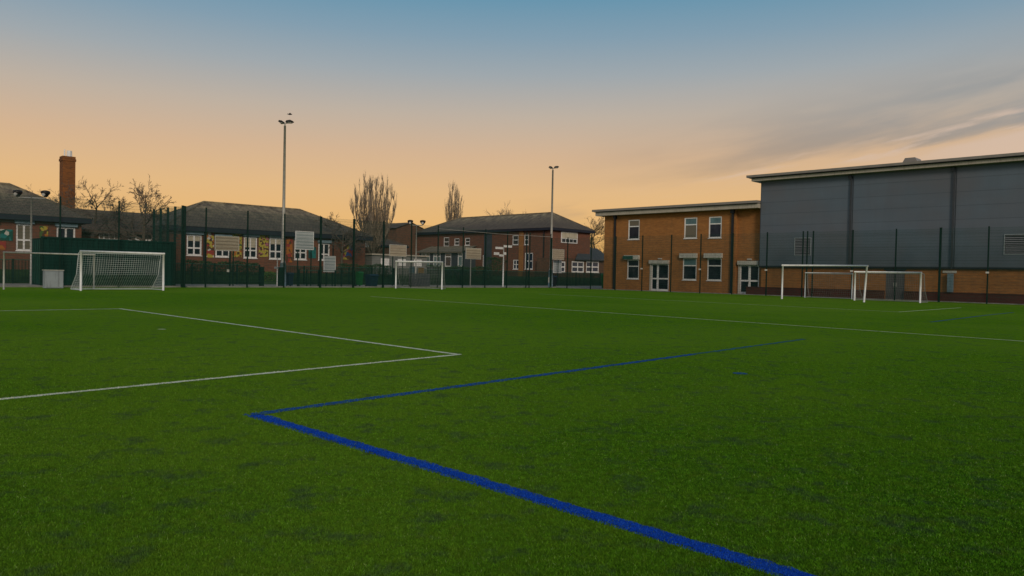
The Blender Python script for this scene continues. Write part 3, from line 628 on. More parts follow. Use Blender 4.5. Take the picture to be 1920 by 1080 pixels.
mb = MB(); mb.box(xa-hw,xa+hw,5-hw,5+hw,ze-.5,zc_-.42); mb.box(xa-hw-.05,xa+hw+.05,5-hw-.05,5+hw+.05,zc_-.42,zc_-.22); mb.box(xa-hw-.01,xa+hw+.01,5-hw-.01,5+hw+.01,zc_-.22,zc_); ch = mb.build('chimney', M['brick_ch'], root)
for dx, rr_, hh_ in ((-.24,.06,.62),(.14,.22,.55)): mb = MB(); mb.tube([(xa+dx,5,zc_),(xa+dx,5,zc_+hh_)],[rr_,rr_*.9],10); mb.build('chimney_pot', M['pvc'], ch)

# ---- brick house behind, left of the school block
Bh = Frame('u', 136.0, 742, BZ); root = empty('brick_house', Bh.o, Bh.rz, 'plain brown brick gable house behind the twin lamp column', 'building')
bl = 5.5; ze = Bh.L(750, 427)[1]; zr = Bh.L(764, 417, 0)[1]
mb = MB(); mb.poly([(0,0,-.2),(bl,0,-.2),(bl,0,ze),(bl*.5,0,zr),(0,0,ze)]); mb.quad((0,9,-.2),(0,0,-.2),(0,0,ze),(0,9,ze)); mb.quad((bl,0,-.2),(bl,9,-.2),(bl,9,ze),(bl,0,ze)); mb.poly([(bl,9,-.2),(0,9,-.2),(0,9,ze),(bl*.5,9,zr),(bl,9,ze)]); mb.build('wall', M['brick_brown'], root)
mb = MB(); mb.quad((-.3,-.3,ze-.1),(bl*.5,-.3,zr+.06),(bl*.5,9.3,zr+.06),(-.3,9.3,ze-.1)); mb.quad((bl*.5,-.3,zr+.06),(bl+.3,-.3,ze-.1),(bl+.3,9.3,ze-.1),(bl*.5,9.3,zr+.06)); mb.build('roof', M['roof2'], root)
# ---- low house with pale gable behind poplar
Bq = Frame('u', 118.0, 668, BZ); root = empty('outbuilding', Bq.o, Bq.rz, 'low brick outbuilding behind the big bare poplar', 'building')
bl = 8; ze = Bq.L(690, 462)[1]; zr = ze+1.6
mb = MB(); mb.box(0,bl,0,6,-.2,ze); mb.build('wall', M['brick_brown'], root)
hip_roof(root, -.3, bl+.3, -.3, 6.3, ze+.25, zr, 2.5, bl-2.5, 'roof2', th=.24)
p = Bq.rect(677, 693, 452, 462, -1.2); mb = MB(); mb.quad((p[0],-1.3,p[2]),(p[1],-1.3,p[2]),(p[1],-.01,p[3]),(p[0],-.01,p[3])); mb.quad((p[0],-1.3,p[2]-.12),(p[1],-1.3,p[2]-.12),(p[1],-1.3,p[2]-.003),(p[0],-1.3,p[2]-.003)); mb.build('porch_roof', M['blind'], root)
# ---- pale shed behind the middle goal
Sh = Frame('u', 97.0, 697, BZ); sl = (foot(800,97,'u')-foot(697,97,'u')).length; root = empty('shed', Sh.o, Sh.rz, 'long pale grey flat roofed shed behind the middle goal', 'shed')
ze = Sh.L(750, 480)[1]; mb = MB(); mb.box(0,sl,0,3,-.3,ze); mb.build('wall', M['grey_render'], root)
part(root, 'roof', 'fascia', (-.15,sl+.15,-.2,3.2,ze+.003,ze+.16))
for k in range(3):
    x = sl*(.15+.3*k); part(root, 'window', 'pvc', (x,x+1.1,-.06,-.003,.9,1.7))

# ------------------------------------------------------------------ weldmesh fences
def fence_wires(mb, p, q, z0, z1, pitch=.05, w=.006, hp=.2):
    p = Vector((p[0],p[1],0)); q = Vector((q[0],q[1],0)); L = (q-p).length; d = (q-p)/L; hw = d*w/2
    n = max(1, int(L/pitch))
    for k in range(1, n):
        c = p + d*(L*k/n); mb.quad((c.x-hw.x,c.y-hw.y,z0),(c.x+hw.x,c.y+hw.y,z0),(c.x+hw.x,c.y+hw.y,z1),(c.x-hw.x,c.y-hw.y,z1))
    m = int((z1-z0)/hp); nn = Vector((-d.y,d.x,0))*.006
    for k in range(m+1):
        z = z0+(z1-z0)*k/m; a = p+nn; b = q+nn; mb.quad((a.x,a.y,z-w/2),(b.x,b.y,z-w/2),(b.x,b.y,z+w/2),(a.x,a.y,z+w/2))
def post_mb(p, h, s=.045, cap=True):
    mb = MB(); mb.box(-s,s,-s,s,-.02,h)
    if cap: mb.box(-s-.008,s+.008,-s-.008,s+.008,h,h+.025)
    return mb
def mesh_fence(name, label, pts, hs, H, rz, thick=(), bracket=(), pitch=.05, w=.0095, base=.05, panelh=None, pm='green_mesh'):
    root = empty(name, (*pts[0][:2], 0), rz, label, 'fence'); inv = root.matrix_basis.inverted(); o = Vector((*pts[0][:2],0)); R = Matrix.Rotation(-rz, 3, 'Z')
    loc = [R @ (Vector((p[0],p[1],0)) - o) for p in pts]
    for i, p in enumerate(loc):
        s = .065 if i in thick else .04
        po = post_mb(p, hs[i] if hs else H, s).build('post', M['green_metal'], root); po.location = p
        if i in bracket:
            b = MB(); b.box(-.09,.09,-s-.10,-s-.003,2.05,2.17); b.build('fitting', M['lamp_glass'], po)
    for a, b in zip(loc, loc[1:]):
        if (b-a).length < .25: continue
        mb = MB(); fence_wires(mb, a+Vector((0,.07,0)), b+Vector((0,.07,0)), base, (panelh or H)-.06, pitch, w); mb.build('mesh_panel', M[pm], root)
    return root
KB = 73.6
bp = [foot(px, KB, 'u') for px in (-75, 112, 222, 345, 385, 463, 532, 600, 662, 718, 770, 820, 867, 909, 950, 986, 992, 1031)]
f = mesh_fence('mesh_fence', 'tall dark green mesh fence with slim posts behind the left and middle goals', bp, None, 5.55, math.pi/4, thick=(3,7,8,9))
R = f.location; a = foot(820, KB, 'u'); b = foot(1031, KB, 'u'); mb = MB(); L0 = (a-Vector((R.x,R.y,0))).length; L1 = (b-Vector((R.x,R.y,0))).length
mb.tube([(L0,-.06,5.28),((L0+L1)/2,-.06,5.2),(L1,-.06,5.28)], .018, 4); mb.build('top_rope', M['wire_pale'], f)
KR = 82.4
rp_ = [foot(px, KR, 'v') for px in (1033, 1063, 1107, 1153, 1203, 1257, 1312, 1372, 1436, 1503, 1511, 1522, 1596, 1677, 1760, 1850, 1950, 2060)]
mesh_fence('mesh_fence', 'tall dark green mesh fence in front of the brick block and sports hall', rp_, None, 5.2, -math.pi/4, thick=(14,), bracket=(4,6,8,12,15))
# side return of the back fence behind the container
a = foot(345, KB, 'u'); sp_ = [a + Vector((-S2,S2,0))*(.35+k*1.35) for k in range(5)]
mesh_fence('mesh_fence', 'short return of tall green fence posts beside the container end', sp_, None, 5.6, math.pi*.75, thick=(0,1,2,3,4), pitch=.04, w=.012)
# rebound kick boards / low rails: shorter inner fence posts along the back fence
lp = [foot(px, 75.4, 'u') for px in (430, 447, 475, 491)]
def low_rail_fence(name, label, c, pxs, top, rails, base=0.0, gap=None, bars=.11, bw=.028, m='green_metal', rz=math.pi/4, k='u'):
    pts = [foot(px, c, k) for px in pxs]; root = empty(name, (*pts[0][:2],0), rz, label, 'fence'); o = Vector((*pts[0][:2],0))
    xs = [(Vector((p.x,p.y,0))-o).length for p in pts]
    for i, x in enumerate(xs):
        q = MB(); q.box(-.05,.05,-.05,.05,-.02,top+.05); po = q.build('post', M['green_metal'], root); po.location = (x,0,0)
    for i, (x0, x1) in enumerate(zip(xs, xs[1:])):
        if gap and i in gap: continue
        q = MB(); n = int((x1-x0)/bars)
        for j in range(1, n): x = x0+(x1-x0)*j/n; q.box(x-bw/2,x+bw/2,-.012,.012,.12,top-.035)
        q.box(x0+.05,x1-.05,-.02,.02,.10,.14); q.build('bar_panel', M[m], root)
        q = MB(); q.box(x0+.05,x1-.05,-.03,.03,top-.033,top+.012); q.build('top_rail', M['green_rail'], root)
    return root
low_rail_fence('low_railing', 'low dark green railing with vertical bars beyond the concrete path', 88.2, list(range(-60,1010,42))+[1035,1080,1125,1170], 1.70, 1, gap=(13,), bars=.085, bw=.036)
# gate posts in the gap and short mid rail
r = low_rail_fence('low_railing', 'short green guard rail between two dark posts right of the lamp column', 77.0, [560,575,597,628,640,664], 1.35, 1, bars=3, bw=.02, gap=())
for lbl, px in (('stout dark green gate post left of the shrub', 490), ('stout dark green gate post beside the blue bin', 526)):
    p = foot(px, 75.6, 'u'); mb = MB(); mb.box(-.14,.14,-.14,.14,-.02,1.5); mb.box(-.16,.16,-.16,.16,1.5,1.54)
    o = mb.build('gate_post', M['green_metal']); o.location = p; o.rotation_euler.z = math.pi/4; tag(o, lbl, 'post')

# ------------------------------------------------------------------ green container
Ct = Frame('u', 74.3, 77); cl_ = (foot(326,74.3,'u')-foot(77,74.3,'u')).length
root = empty('storage_container', Ct.o, Ct.rz, 'long dark green corrugated storage container behind the left goals', 'container')
hC = Ct.L(150, 446)[1]; mb = MB(); n = int(cl_/.30); y0,y1,dC = 0,.045,2.3
xs = []
for k in range(n): x=cl_*k/n; w_=cl_/n; xs += [(x,0),(x+w_*.36,0),(x+w_*.5,.05),(x+w_*.86,.05)]
xs.append((cl_,0))
for (a,ya),(b,yb) in zip(xs, xs[1:]): mb.quad((a,ya,.12),(b,yb,.12),(b,yb,hC-.1),(a,ya,hC-.1))
mb.quad((0,dC,.12),(0,0,.12),(0,0,hC-.1),(0,dC,hC-.1)); mb.quad((cl_,0,.12),(cl_,dC,.12),(cl_,dC,hC-.1),(cl_,0,hC-.1)); mb.quad((cl_,dC,.12),(0,dC,.12),(0,dC,hC-.1),(cl_,dC,hC-.1)); mb.quad((0,0,hC-.1),(cl_,0,hC-.1),(cl_,dC,hC-.1),(0,dC,hC-.1))
mb.build('wall', M['container'], root)
part(root, 'top_rail', 'container', (-.03,cl_+.03,-.03,.06,hC-.12,hC)); part(root, 'bottom_rail', 'green_metal', (-.03,cl_+.03,-.03,.06,0,.13))
for x in (0, cl_*.5, cl_): part(root, 'corner_post', 'green_metal', (x-.07,x+.07,-.04,.08,.131,hC-.121))
for k in range(4): y=.35+k*.5; part(root, 'lock_rod', 'green_rail', (-.045,-.008,y-.03,y+.03,.2,hC-.2))

# ------------------------------------------------------------------ goals
def net_quad(mb, a, b, c, d, cell=.12, w=.010):
    """cords over the bilinear patch a-b-c-d"""
    a,b,c,d = map(Vector, (a,b,c,d)); nu = max(2,int(((b-a).length+(c-d).length)/2/cell)); nv = max(2,int(((d-a).length+(c-b).length)/2/cell))
    P = lambda u,v: (a*(1-u)+b*u)*(1-v) + (d*(1-u)+c*u)*v
    nrm = (b-a).cross(d-a)
    if nrm.length < 1e-6: nrm = (c-b).cross(a-b)
    nrm.normalize()
    def strand(ps):
        for p, q in zip(ps, ps[1:]):
            t = (q-p)
            if t.length < 1e-5: continue
            s = t.cross(nrm).normalized()*w/2; mb.quad(p-s, p+s, q+s, q-s)
    sag = lambda u,v: nrm*(-.05*math.sin(math.pi*u)*math.sin(math.pi*v))
    for i in range(nu+1): u=i/nu; strand([P(u,v)+sag(u,v) for v in [k/5 for k in range(6)]])
    for j in range(nv+1): v=j/nv; strand([P(u,v)+sag(u,v) for u in [k/5 for k in range(6)]])
def goal(name, label, p, q, H, depth_t, depth_b, frame='white_alu', rearm='net_dark', net='net', cell=.13, nw=.012, rpost=.05, rear=True, group=None, lean=0.0, rearh=None):
    p = Vector((p[0],p[1],0)); q = Vector((q[0],q[1],0)); d = q-p; W = d.length; rz = math.atan2(d.y, d.x)
    root = empty(name, p, rz, label, 'goal', group)      # local x along the mouth, y behind it
    for i, x in enumerate((0, W)):
        m = MB(); m.tube([(x,0,0),(x+(lean if i else 0),0,H)], rpost, 10); m.build('post', M[frame], root, True)
    m = MB(); m.tube([(-rpost,0,H),(W+rpost+lean,0,H)], rpost, 10); m.build('crossbar', M[frame], root, True)
    if rear:
        rh = rearh or H
        m = MB(); m.tube([(0,0,.04),(0,depth_b,.04),(W,depth_b,.04),(W,0,.04)], .028, 6); m.build('ground_frame', M[rearm], root)
        for x in (0, W):
            m = MB()
            if depth_t > 0: m.tube([(x,0,H),(x,depth_t,rh-.08),(x,depth_t+(depth_b-depth_t)*.25,rh*.42),(x,depth_b,.04)], .022, 6)
            else: m.tube([(x,0,H),(x,depth_b,.04)], .02, 6)
            m.build('stanchion', M[rearm], root)
        if depth_t > 0: m = MB(); m.tube([(0,depth_t,rh-.08),(W,depth_t,rh-.08)], .02, 6); m.build('rear_bar', M[rearm], root)
    if net:
        m = MB(); t_, b_ = depth_t, depth_b; rh = (rearh or H)-.08
        k1 = (t_+(b_-t_)*.25, (rearh or H)*.42)
        if t_ > 0: net_quad(m,(0,0,H),(W,0,H),(W,t_,rh),(0,t_,rh),cell,nw)
        net_quad(m,(0,t_,rh if t_>0 else H),(W,t_,rh if t_>0 else H),(W,k1[0],k1[1]),(0,k1[0],k1[1]),cell,nw)
        net_quad(m,(0,k1[0],k1[1]),(W,k1[0],k1[1]),(W,b_,.05),(0,b_,.05),cell,nw)
        for x in (0, W):
            net_quad(m,(x,0,H),(x,t_+.001,rh),(x,k1[0],k1[1]),(x,0,k1[1]),cell,nw)
            net_quad(m,(x,0,k1[1]),(x,k1[0],k1[1]),(x,b_,.05),(x,0,.05),cell,nw)
        m.build('net', M[net], root)
    return root
def gline_pts(c, k, pa, pb): return foot(pa,c,k), foot(pb,c,k)
a, b = gline_pts(64.2,'u',151.5,306); goal('football_goal', 'white football goal with full net in front of the green container', a, b, 2.15, .45, 1.9, rpost=.06, cell=.12, nw=.014, rearm='net')
a, b = gline_pts(67.6,'u',7,176); goal('football_goal', 'weathered white goal frame without net behind the leftmost goal', a, b, 2.0, .6, .9, frame='white_worn', net=None, rear=False, rpost=.045)
a = gp(742,541.2); a = Vector((a.x/a.y*61.4, 61.4, 0)); b = Vector((-.0940*60.9, 60.9, 0)); goal('football_goal', 'small white goal with grey net in the middle of the far fence', a, b, 2.22, .6, 1.4, rpost=.06, cell=.13, nw=.010, net='net_dark')
a, b = gline_pts(71.4,'v',1466,1620); goal('football_goal', 'large white goal frame at the front of the right hand group', a, b, 2.36, 0, 1.3, rpost=.06, net=None, rear=False, lean=.12)
a, b = gline_pts(76.4,'v',1602,1725); goal('football_goal', 'netted white goal on the right overlapping the large frame', a, b, 2.0, .7, 1.6, rpost=.06, cell=.14, nw=.008, net='net_dark')
a, b = gline_pts(80.2,'v',1509,1597); goal('football_goal', 'thin worn goal frame seen through the large right hand frame', a, b, 1.92, .4, .8, frame='net', cell=.14, nw=.007, net='net_dark', rpost=.035)

# ------------------------------------------------------------------ light columns
def floodlight_column(px, c, label, H=12.9):
    p = foot(px, c, 'u'); root = empty('floodlight_column', p, 0, label, 'floodlight', 'tall floodlight columns along the far fence')
    m = MB(); m.tube([(0,0,0),(0,0,1.85)], [.27,.24], 12); m.build('base', M['galv_blue'], root, True)
    m = MB(); m.tube([(0,0,1.85),(0,0,2.1),(0,0,6),(0,0,H-.35)], [.20,.15,.12,.085], 12); m.build('pole', M['galv'], root, True)
    m = MB(); m.box(-.26,.12,-.20,-.16+.0,.5,1.1); m.build('access_door', M['galv'], root)
    m = MB(); m.tube([(-.30,0,H-.20),(.34,0,H-.12)], .035, 8); m.tube([(0,0,H-.4),(0,0,H-.14)], .06, 8); m.build('bracket', M['galv'], root)
    for nm, x0, x1, z, tl in (('lamp_head',-.46,-.02,H-.06,-.34),('lamp_head',.10,.64,H-.02,.14)):
        m = MB(); th=.10
        pr = [(x0,-.06),(x0+.08,.07),(x1-.16,.09),(x1,.0),(x1-.05,-.05)]
        for s in (-.28,.28): m.poly([(a,s,z+b+tl*(a-(x0+x1)/2)*.7) for a,b in (pr if s<0 else pr[::-1])])
        for i in range(5):
            j=(i+1)%5; (a0,b0),(a1,b1)=pr[i],pr[j]; f=lambda a_,b_: z+b_+tl*(a_-(x0+x1)/2)*.7
            m.quad((a0,-.28,f(a0,b0)),(a0,.28,f(a0,b0)),(a1,.28,f(a1,b1)),(a1,-.28,f(a1,b1)))
        hd = m.build(nm, M['lamp_dark'], root)
        m = MB(); zz = z-.075; m.box(x0+.1,x1-.1,-.22,.22,zz-.03+tl*0,zz); m.build('lens', M['lamp_glass'], hd)
    return root
floodlight_column(530, 76.3, 'tall floodlight column left of centre with a bird flying above it')
floodlight_column(1032, 76.3, 'tall floodlight column right of centre beside the school block', 12.95)
# bird above first column
p = foot(530, 76.3, 'u'); 
mb = MB(); bp_ = Vector((0,0,0))
mb.tube([(-.17,0,-.02),(-.10,0,.0),(0,0,.01),(.09,0,.02),(.15,0,.035),(.20,0,.03)], [.012,.045,.06,.045,.035,.006], 8)
for s in (-1,1):
    mb.poly([(.07,0,.03),(-.06,0,.03),(-.12,s*.16,.07),(-.10,s*.30,.05),(.0,s*.18,.09)])
mb.poly([(-.14,-.03,-.01),(-.14,.03,-.01),(-.26,.05,-.03),(-.26,-.05,-.03)])
o = mb.build('bird', M['bird'], None, True); d = ray(543.5, 214.5); t_ = p.y/d.y; o.location = EYE + d*t_; o.rotation_euler.z = .7; tag(o, 'small dark bird in flight just above the left floodlight', 'bird')

def twin_lamp(px, c, label, H=6.0, spread=.7):
    p = foot(px, c, 'u'); root = empty('twin_lamp_column', p, .0, label, 'lamp', 'twin headed lamp columns behind the fence')
    m = MB(); m.tube([(0,0,0),(0,0,H)], [.08,.055], 10); m.build('pole', M['galv'], root, True)
    m = MB(); m.tube([(-spread,0,H-.02),(spread,0,H-.06)], .035, 8); m.build('cross_arm', M['galv'], root)
    for s in (-1,1):
        m = MB(); x=s*spread; z=H+.02
        m.tube([(x,0,z),(x,0,z+.12),(x,.0,z+.28),(x,0,z+.42),(x,0,z+.47)], [.09,.17,.29,.27,.10], 12); h = m.build('lamp_head', M['lamp_dark'], root, True)
        m = MB(); m.tube([(x,-.20,z+.16),(x,-.27,z+.16)], [.12,.11], 10); m.build('lens', M['galv'], h)
    return root
twin_lamp(58, 84, 'twin headed lamp column in front of the far left roof', 5.95, .95)
twin_lamp(779, 84, 'twin headed lamp column behind the middle goal', 6.05, .62)

# ------------------------------------------------------------------ boards, signs, bins
def board(px0, px1, py0, py1, c, label, m, k='u', post=None, pm='galv', name='notice_board', grp=None):
    fr = Frame(k, c, (px0+px1)/2); r = fr.rect(px0,px1,py0,py1); root = empty(name, fr.o, fr.rz, label, 'board', grp)
    mb = MB(); mb.box(r[0],r[1],-.03,.03,r[2],r[3]); pn = mb.build('panel', M[m], root)
    mb = MB(); t=.05; a,b,c_,d = r; mb.box(a-t,b+t,-.04,.04,d,d+t); mb.box(a-t,b+t,-.04,.04,c_-t,c_); mb.box(a-t,a,-.04,.04,c_,d); mb.box(b,b+t,-.04,.04,c_,d); mb.build('frame', M['pvc' if m=='slat_w' else 'shutter'], root)
    for x in (post if post is not None else [a+.3, b-.3]):
        q = MB(); q.box(x-.035,x+.035,.045,.115,-.02,(c_+d)/2); q.build('post', M[pm], root)
    return root
board(404,447,444,469,78.0,'cream ruled board in front of the second bungalow window','slat_c',post=[.5],pm='green_metal')
board(555,587,435,467,78.0,'largest white ruled board, standing beside the left floodlight','slat_w',post=[-.6,.6],pm='green_metal')
board(608,628,481,509,78.0,'low white ruled board right of the bungalow windows','slat_w',post=[-.3,.3],pm='green_metal')
board(731,761,460,480,84.0,'cream ruled board above the left post of the middle goal','slat_c',post=[-.6,.6],pm='green_metal')
board(874,901,466,485,80.0,'cream ruled board right of the middle goal on a grey post','slat_c',post=[-.35])
board(1036,1057,468,486,86.0,'cream ruled board beside the right floodlight','slat_c',post=[0],pm='green_metal')
board(1038,1052,489,511,87.0,'small blue white ruled board low beside the right floodlight','slat_w',post=[0],pm='green_metal')
# finger signpost with four small boards
fr = Frame('u', 80.0, 943); root = empty('signpost', fr.o, fr.rz, 'white signpost with several small boards in front of the school block', 'sign')
zt_ = fr.L(943,459)[1]; mb = MB(); mb.tube([(0,0,0),(0,0,1.7),(0,0,zt_)],[.075,.075,.05],8); mb.build('post', M['pvc'], root, True)
for q in ((928,942,463,467),(944,959,460,464),(925,935,473,478),(935,943,477,481),(944,948,473,478)):
    r = fr.rect(*q); part(root, 'sign_board', 'pvc', (r[0],r[1],-.10,-.07,r[2],r[3]))
# thin white post by the gate
fr = Frame('u', 77.0, 519.5); root = empty('signpost', fr.o, fr.rz, 'thin white post with a short cross plate left of the floodlight base', 'sign')
zt_ = fr.L(520,484)[1]; mb = MB(); mb.tube([(0,0,0),(0,0,zt_)],.035,8); mb.build('post', M['pvc'], root, True); r = fr.rect(514,530,500,504); part(root, 'cross_plate', 'grey_board', (r[0],r[1],-.06,-.038,r[2],r[3]))
# small lamp box on post
fr = Frame('u', 75.2, 430.5); root = empty('floodlit_post', fr.o, fr.rz, 'dark slim post carrying a small white box near the low railing', 'post')
mb = MB(); mb.box(-.05,.05,-.05,.05,0,fr.L(430,471)[1]); mb.build('post', M['green_metal'], root); r=fr.rect(425,429,505,510); part(root,'box','lamp_glass',(r[0],r[1],-.08,.0,r[2],r[3])); mb=MB(); mb.box(r[0],-.05,-.02,.02,(r[2]+r[3])/2-.02,(r[2]+r[3])/2+.02); mb.build('arm', M['green_metal'], root)
# grey board left of front goal
fr = Frame('u', 69.8, 84); r = fr.rect(84,119,506,543); root = empty('equipment_cabinet', fr.o, fr.rz, 'pale grey upright cabinet on the turf against the container', 'cabinet')
part(root, 'body', 'grey_board', (r[0],r[1],0,.45,0.03,r[3]-.04)); part(root, 'door', 'grey_board', (r[0]+.04,r[0]+(r[1]-r[0])*.70,-.03,-.003,.08,r[3]-.10)); part(root, 'lid', 'shutter', (r[0]-.03,r[1]+.03,-.05,.48,r[3]-.038,r[3]))
part(root, 'side_panel', 'grey_board', (r[0]+(r[1]-r[0])*.78,r[1]-.03,-.03,-.003,.08,r[3]-.10))
# slate panel and small signs behind middle goal
fr = Frame('u', 76.0, 768); r = fr.rect(768,806,513,538); root = empty('noticeboard_wall', fr.o, fr.rz, 'dark slate grey boarded panel behind the middle goal', 'panel')
mb = MB()
for k in range(8): z=.05+k*(r[3]-.05)/8; mb.box(r[0],r[1],0,.05,z,z+(r[3]-.05)/8-.012)
mb.build('boards', M['slate_wall'], root)
for x in (r[0]+.05, (r[0]+r[1])/2, r[1]-.05): part(root,'post','pipe',(x-.04,x+.04,.055,.13,0,r[3]+.05))
for q, m_, lb in (((784,795,502,512),'yellow','small ochre notice above the slate panel'),((768,777,500,512),'blue','small blue notice above the slate panel')):
    fr2 = Frame('u', 77.6, (q[0]+q[1])/2); r = fr2.rect(*q); root = empty('notice', fr2.o, fr2.rz, lb, 'sign'); mm = mat('notice_'+m_, (.14,.08,.015,1) if m_=='yellow' else (.02,.07,.10,1), .6)
    mb = MB(); mb.box(r[0],r[1],-.02,.02,r[2],r[3]); mb.build('plate', mm, root); part(root,'post','green_metal',(-.03,.03,.025,.08,0,r[3]-.05))
def wheelie(px0, px1, py0, c, label, m, k='u', cat='bin'):
    fr = Frame(k, c, (px0+px1)/2); r = fr.rect(px0,px1,py0,py0+20); hw=(r[1]-r[0])/2*.80; h=r[3]; dp=hw*1.05
    root = empty('wheelie_bin', fr.o, fr.rz, label, cat, 'bins along the far fence'); b=.80
    mb = MB(); z0=.10; z1=h*.9
    lo_=[(-hw*b,-dp*b,z0),(hw*b,-dp*b,z0),(hw*b,dp*b,z0),(-hw*b,dp*b,z0)]; hi=[(-hw,-dp,z1),(hw,-dp,z1),(hw,dp,z1),(-hw,dp,z1)]
    mb.poly(lo_[::-1]); mb.poly(hi)
    for i in range(4): j=(i+1)%4; mb.quad(lo_[i],lo_[j],hi[j],hi[i])
    mb.box(-hw-.03,hw+.03,-dp-.03,dp+.03,z1-.08,z1-.01); mb.build('body', M[m], root)
    mb = MB(); mb.poly([(-hw-.03,-dp-.04,z1),(hw+.03,-dp-.04,z1),(hw+.03,dp+.04,z1+.02),(-hw-.03,dp+.04,z1+.02)][::-1]); pr=[(-dp-.04,z1),(-dp*.6,h),(dp*.6,h),(dp+.04,z1+.02)]
    for (ya,za),(yb,zb) in zip(pr,pr[1:]): mb.quad((-hw-.03,ya,za),(hw+.03,ya,za),(hw+.03,yb,zb),(-hw-.03,yb,zb))
    for x in (-hw-.03,hw+.03): mb.poly([(x,y,z) for y,z in pr])
    mb.build('lid', M[m], root)
    for s in (-1,1): mb = MB(); mb.tube([(s*hw*.7,dp*.9,.1),(s*(hw*.7+.05),dp*.9,.1)],.10,12); mb.build('wheel', M['bin_dark'], root)
    return root
wheelie(537,549,511,77.6,'dark blue bin beside the base of the left floodlight','bin_blue')
wheelie(687,706,514,75.0,'wide dark blue bin standing left of the middle goal','bin_blue')
wheelie(668,679,509,79.5,'bright green bin left of the wide blue bin','bin_green')
wheelie(1033,1041,517,76.8,'dark bin beside the base of the right floodlight','bin_dark')
fr = None
wheelie(1129,1139,513,86.0,'bright green bin at the left corner of the orange brick block','bin_green','v')

# ------------------------------------------------------------------ vegetation
def leaf_mass(mb, x0, x1, y0, y1, z0, z1, n, s=.10, lump=True):
    for _ in range(n):
        x = random.uniform(x0,x1); hz = z1*(1+.06*math.sin(x*1.7)+.05*math.sin(x*4.3)) if lump else z1
        y = random.uniform(y0,y1) if random.random()<.4 else random.choice((y0,y1))+random.gauss(0,.05)
        z = random.uniform(z0,hz) if random.random()<.75 else hz+random.gauss(0,.05)
        u = Vector((random.gauss(0,1),random.gauss(0,1),random.gauss(0,1))).normalized(); v = u.orthogonal().normalized(); k = s*random.uniform(.6,1.3); c = Vector((x,y,z))
        mb.quad(c-u*k, c-v*k*.6, c+u*k, c+v*k*.6)
def hedge(px0, px1, c, zb, top_py, label, m='leaf', base=0.9, thick=.8, dens=95):
    fr = Frame('u', c, px0, base); L = (foot(px1,c,'u',base)-fr.o).length; h = fr.L(px0+5, top_py)[1]; root = empty('hedge', fr.o, fr.rz, label, 'hedge')
    mb = MB(); leaf_mass(mb, 0, L, 0, thick, 0, h, int(L*h*dens*3), .09); mb.build('foliage', M[m], root)
    mb = MB()
    for k in range(max(2,int(L/.8))):
        x = (k+.5)*L/max(2,int(L/.8)); mb.tube([(x,thick/2,-.1),(x+random.uniform(-.1,.1),thick/2,h*.6),(x+random.uniform(-.3,.3),thick/2,h*.92)],[.05,.035,.01],5)
    for k in range(int(L*4)):
        x = random.uniform(0,L); mb.tube([(x,thick/2,h*.2),(x+random.uniform(-.4,.4),random.uniform(.05,thick),h*random.uniform(.5,.95))],[.02,.008],4)
    mb.build('branches', M['bark'], root); return root
hedge(350, 486, 91.5, .6, 491, 'clipped dark hedge below the bungalow windows behind the low railing', base=.6)
hedge(640, 735, 91.5, .6, 497, 'dark hedge behind the bins left of the middle goal', base=.6)
hedge(806, 925, 91.5, .6, 500, 'dark hedge to the right of the middle goal behind the low railing', base=.6)
hedge(922, 950, 93.5, .9, 486, 'taller rounded evergreen shrub beside the white signpost', base=.9, thick=1.2)
hedge(494, 522, 90.0, .2, 511, 'small bright shrub seen through the gateway gap', 'leaf_bright', base=.2, thick=1.0, dens=60)

def rvec(s): return Vector((random.gauss(0,s),random.gauss(0,s),random.gauss(0,s)))
def grow(tr, cr, p, d, L, r, lvl, mx, up, spr, nchild, cfg):
    n = 4; pts=[p]; rr=[r]; dd=d.copy(); q=p.copy()
    for i in range(n):
        dd = (dd + rvec(cfg['wob']) + Vector((0,0,up))).normalized(); q = q + dd*(L/n); pts.append(q.copy()); rr.append(r*(1-(i+1)/n*cfg['tap']))
    (tr if lvl <= cfg['tl'] else cr).tube(pts, [max(x,cfg['rmin']) for x in rr], 6 if lvl==0 else (5 if lvl==1 else 3), cap=False)
    if lvl >= mx: return
    for k in range(nchild[lvl]):
        f = random.uniform(cfg['f0'][min(lvl,2)], 1.0); i = min(n-1,int(f*n)); t = f*n-i; o = pts[i].lerp(pts[i+1], t); base = (pts[i+1]-pts[i]).normalized()
        side = base.orthogonal().normalized(); side.rotate(Matrix.Rotation(random.uniform(0,6.283),3,base)); nd = (base*math.cos(spr[lvl]) + side*math.sin(spr[lvl]*random.uniform(.7,1.3))).normalized()
        grow(tr, cr, o, nd, L*cfg['lr'][lvl]*random.uniform(.7,1.15)*(1-.35*f if lvl==0 else 1), rr[i]*cfg['rr'], lvl+1, mx, up*cfg.get('upk',1), spr, nchild, cfg)
def bare_tree(px, Y, base, H, label, mt='twig', seed=1, mx=4, nch=(9,6,5,4), spr=(.75,.6,.55,.5), up=.08, lr=(.62,.6,.55,.5), wob=.10, r0=None, rmin=.012, f0=(.35,.25,.15), cat='tree', name='bare_tree', grp='bare winter trees'):
    random.seed(seed); d = ray(px, 520); x = d.x/d.y*Y; p = Vector((x,Y,base)); root = empty(name, p, 0, label, cat, grp)
    tr, cr = MB(), MB(); cfg = dict(wob=wob,tap=.75,tl=1,rmin=rmin,f0=f0,lr=lr,rr=.6)
    grow(tr, cr, Vector((0,0,-.1)), Vector((0,0,1)), H*.62, r0 or H*.022, 0, mx, up, spr, nch, cfg)
    tr.build('trunk', M['bark'], root); cr.build('crown', M[mt], root); return root
K1 = dict(mx=5, nch=(10,5,4,4,3), spr=(1.1,.75,.65,.6,.6), lr=(.60,.60,.58,.55,.5), up=.03, rmin=.010, wob=.09)
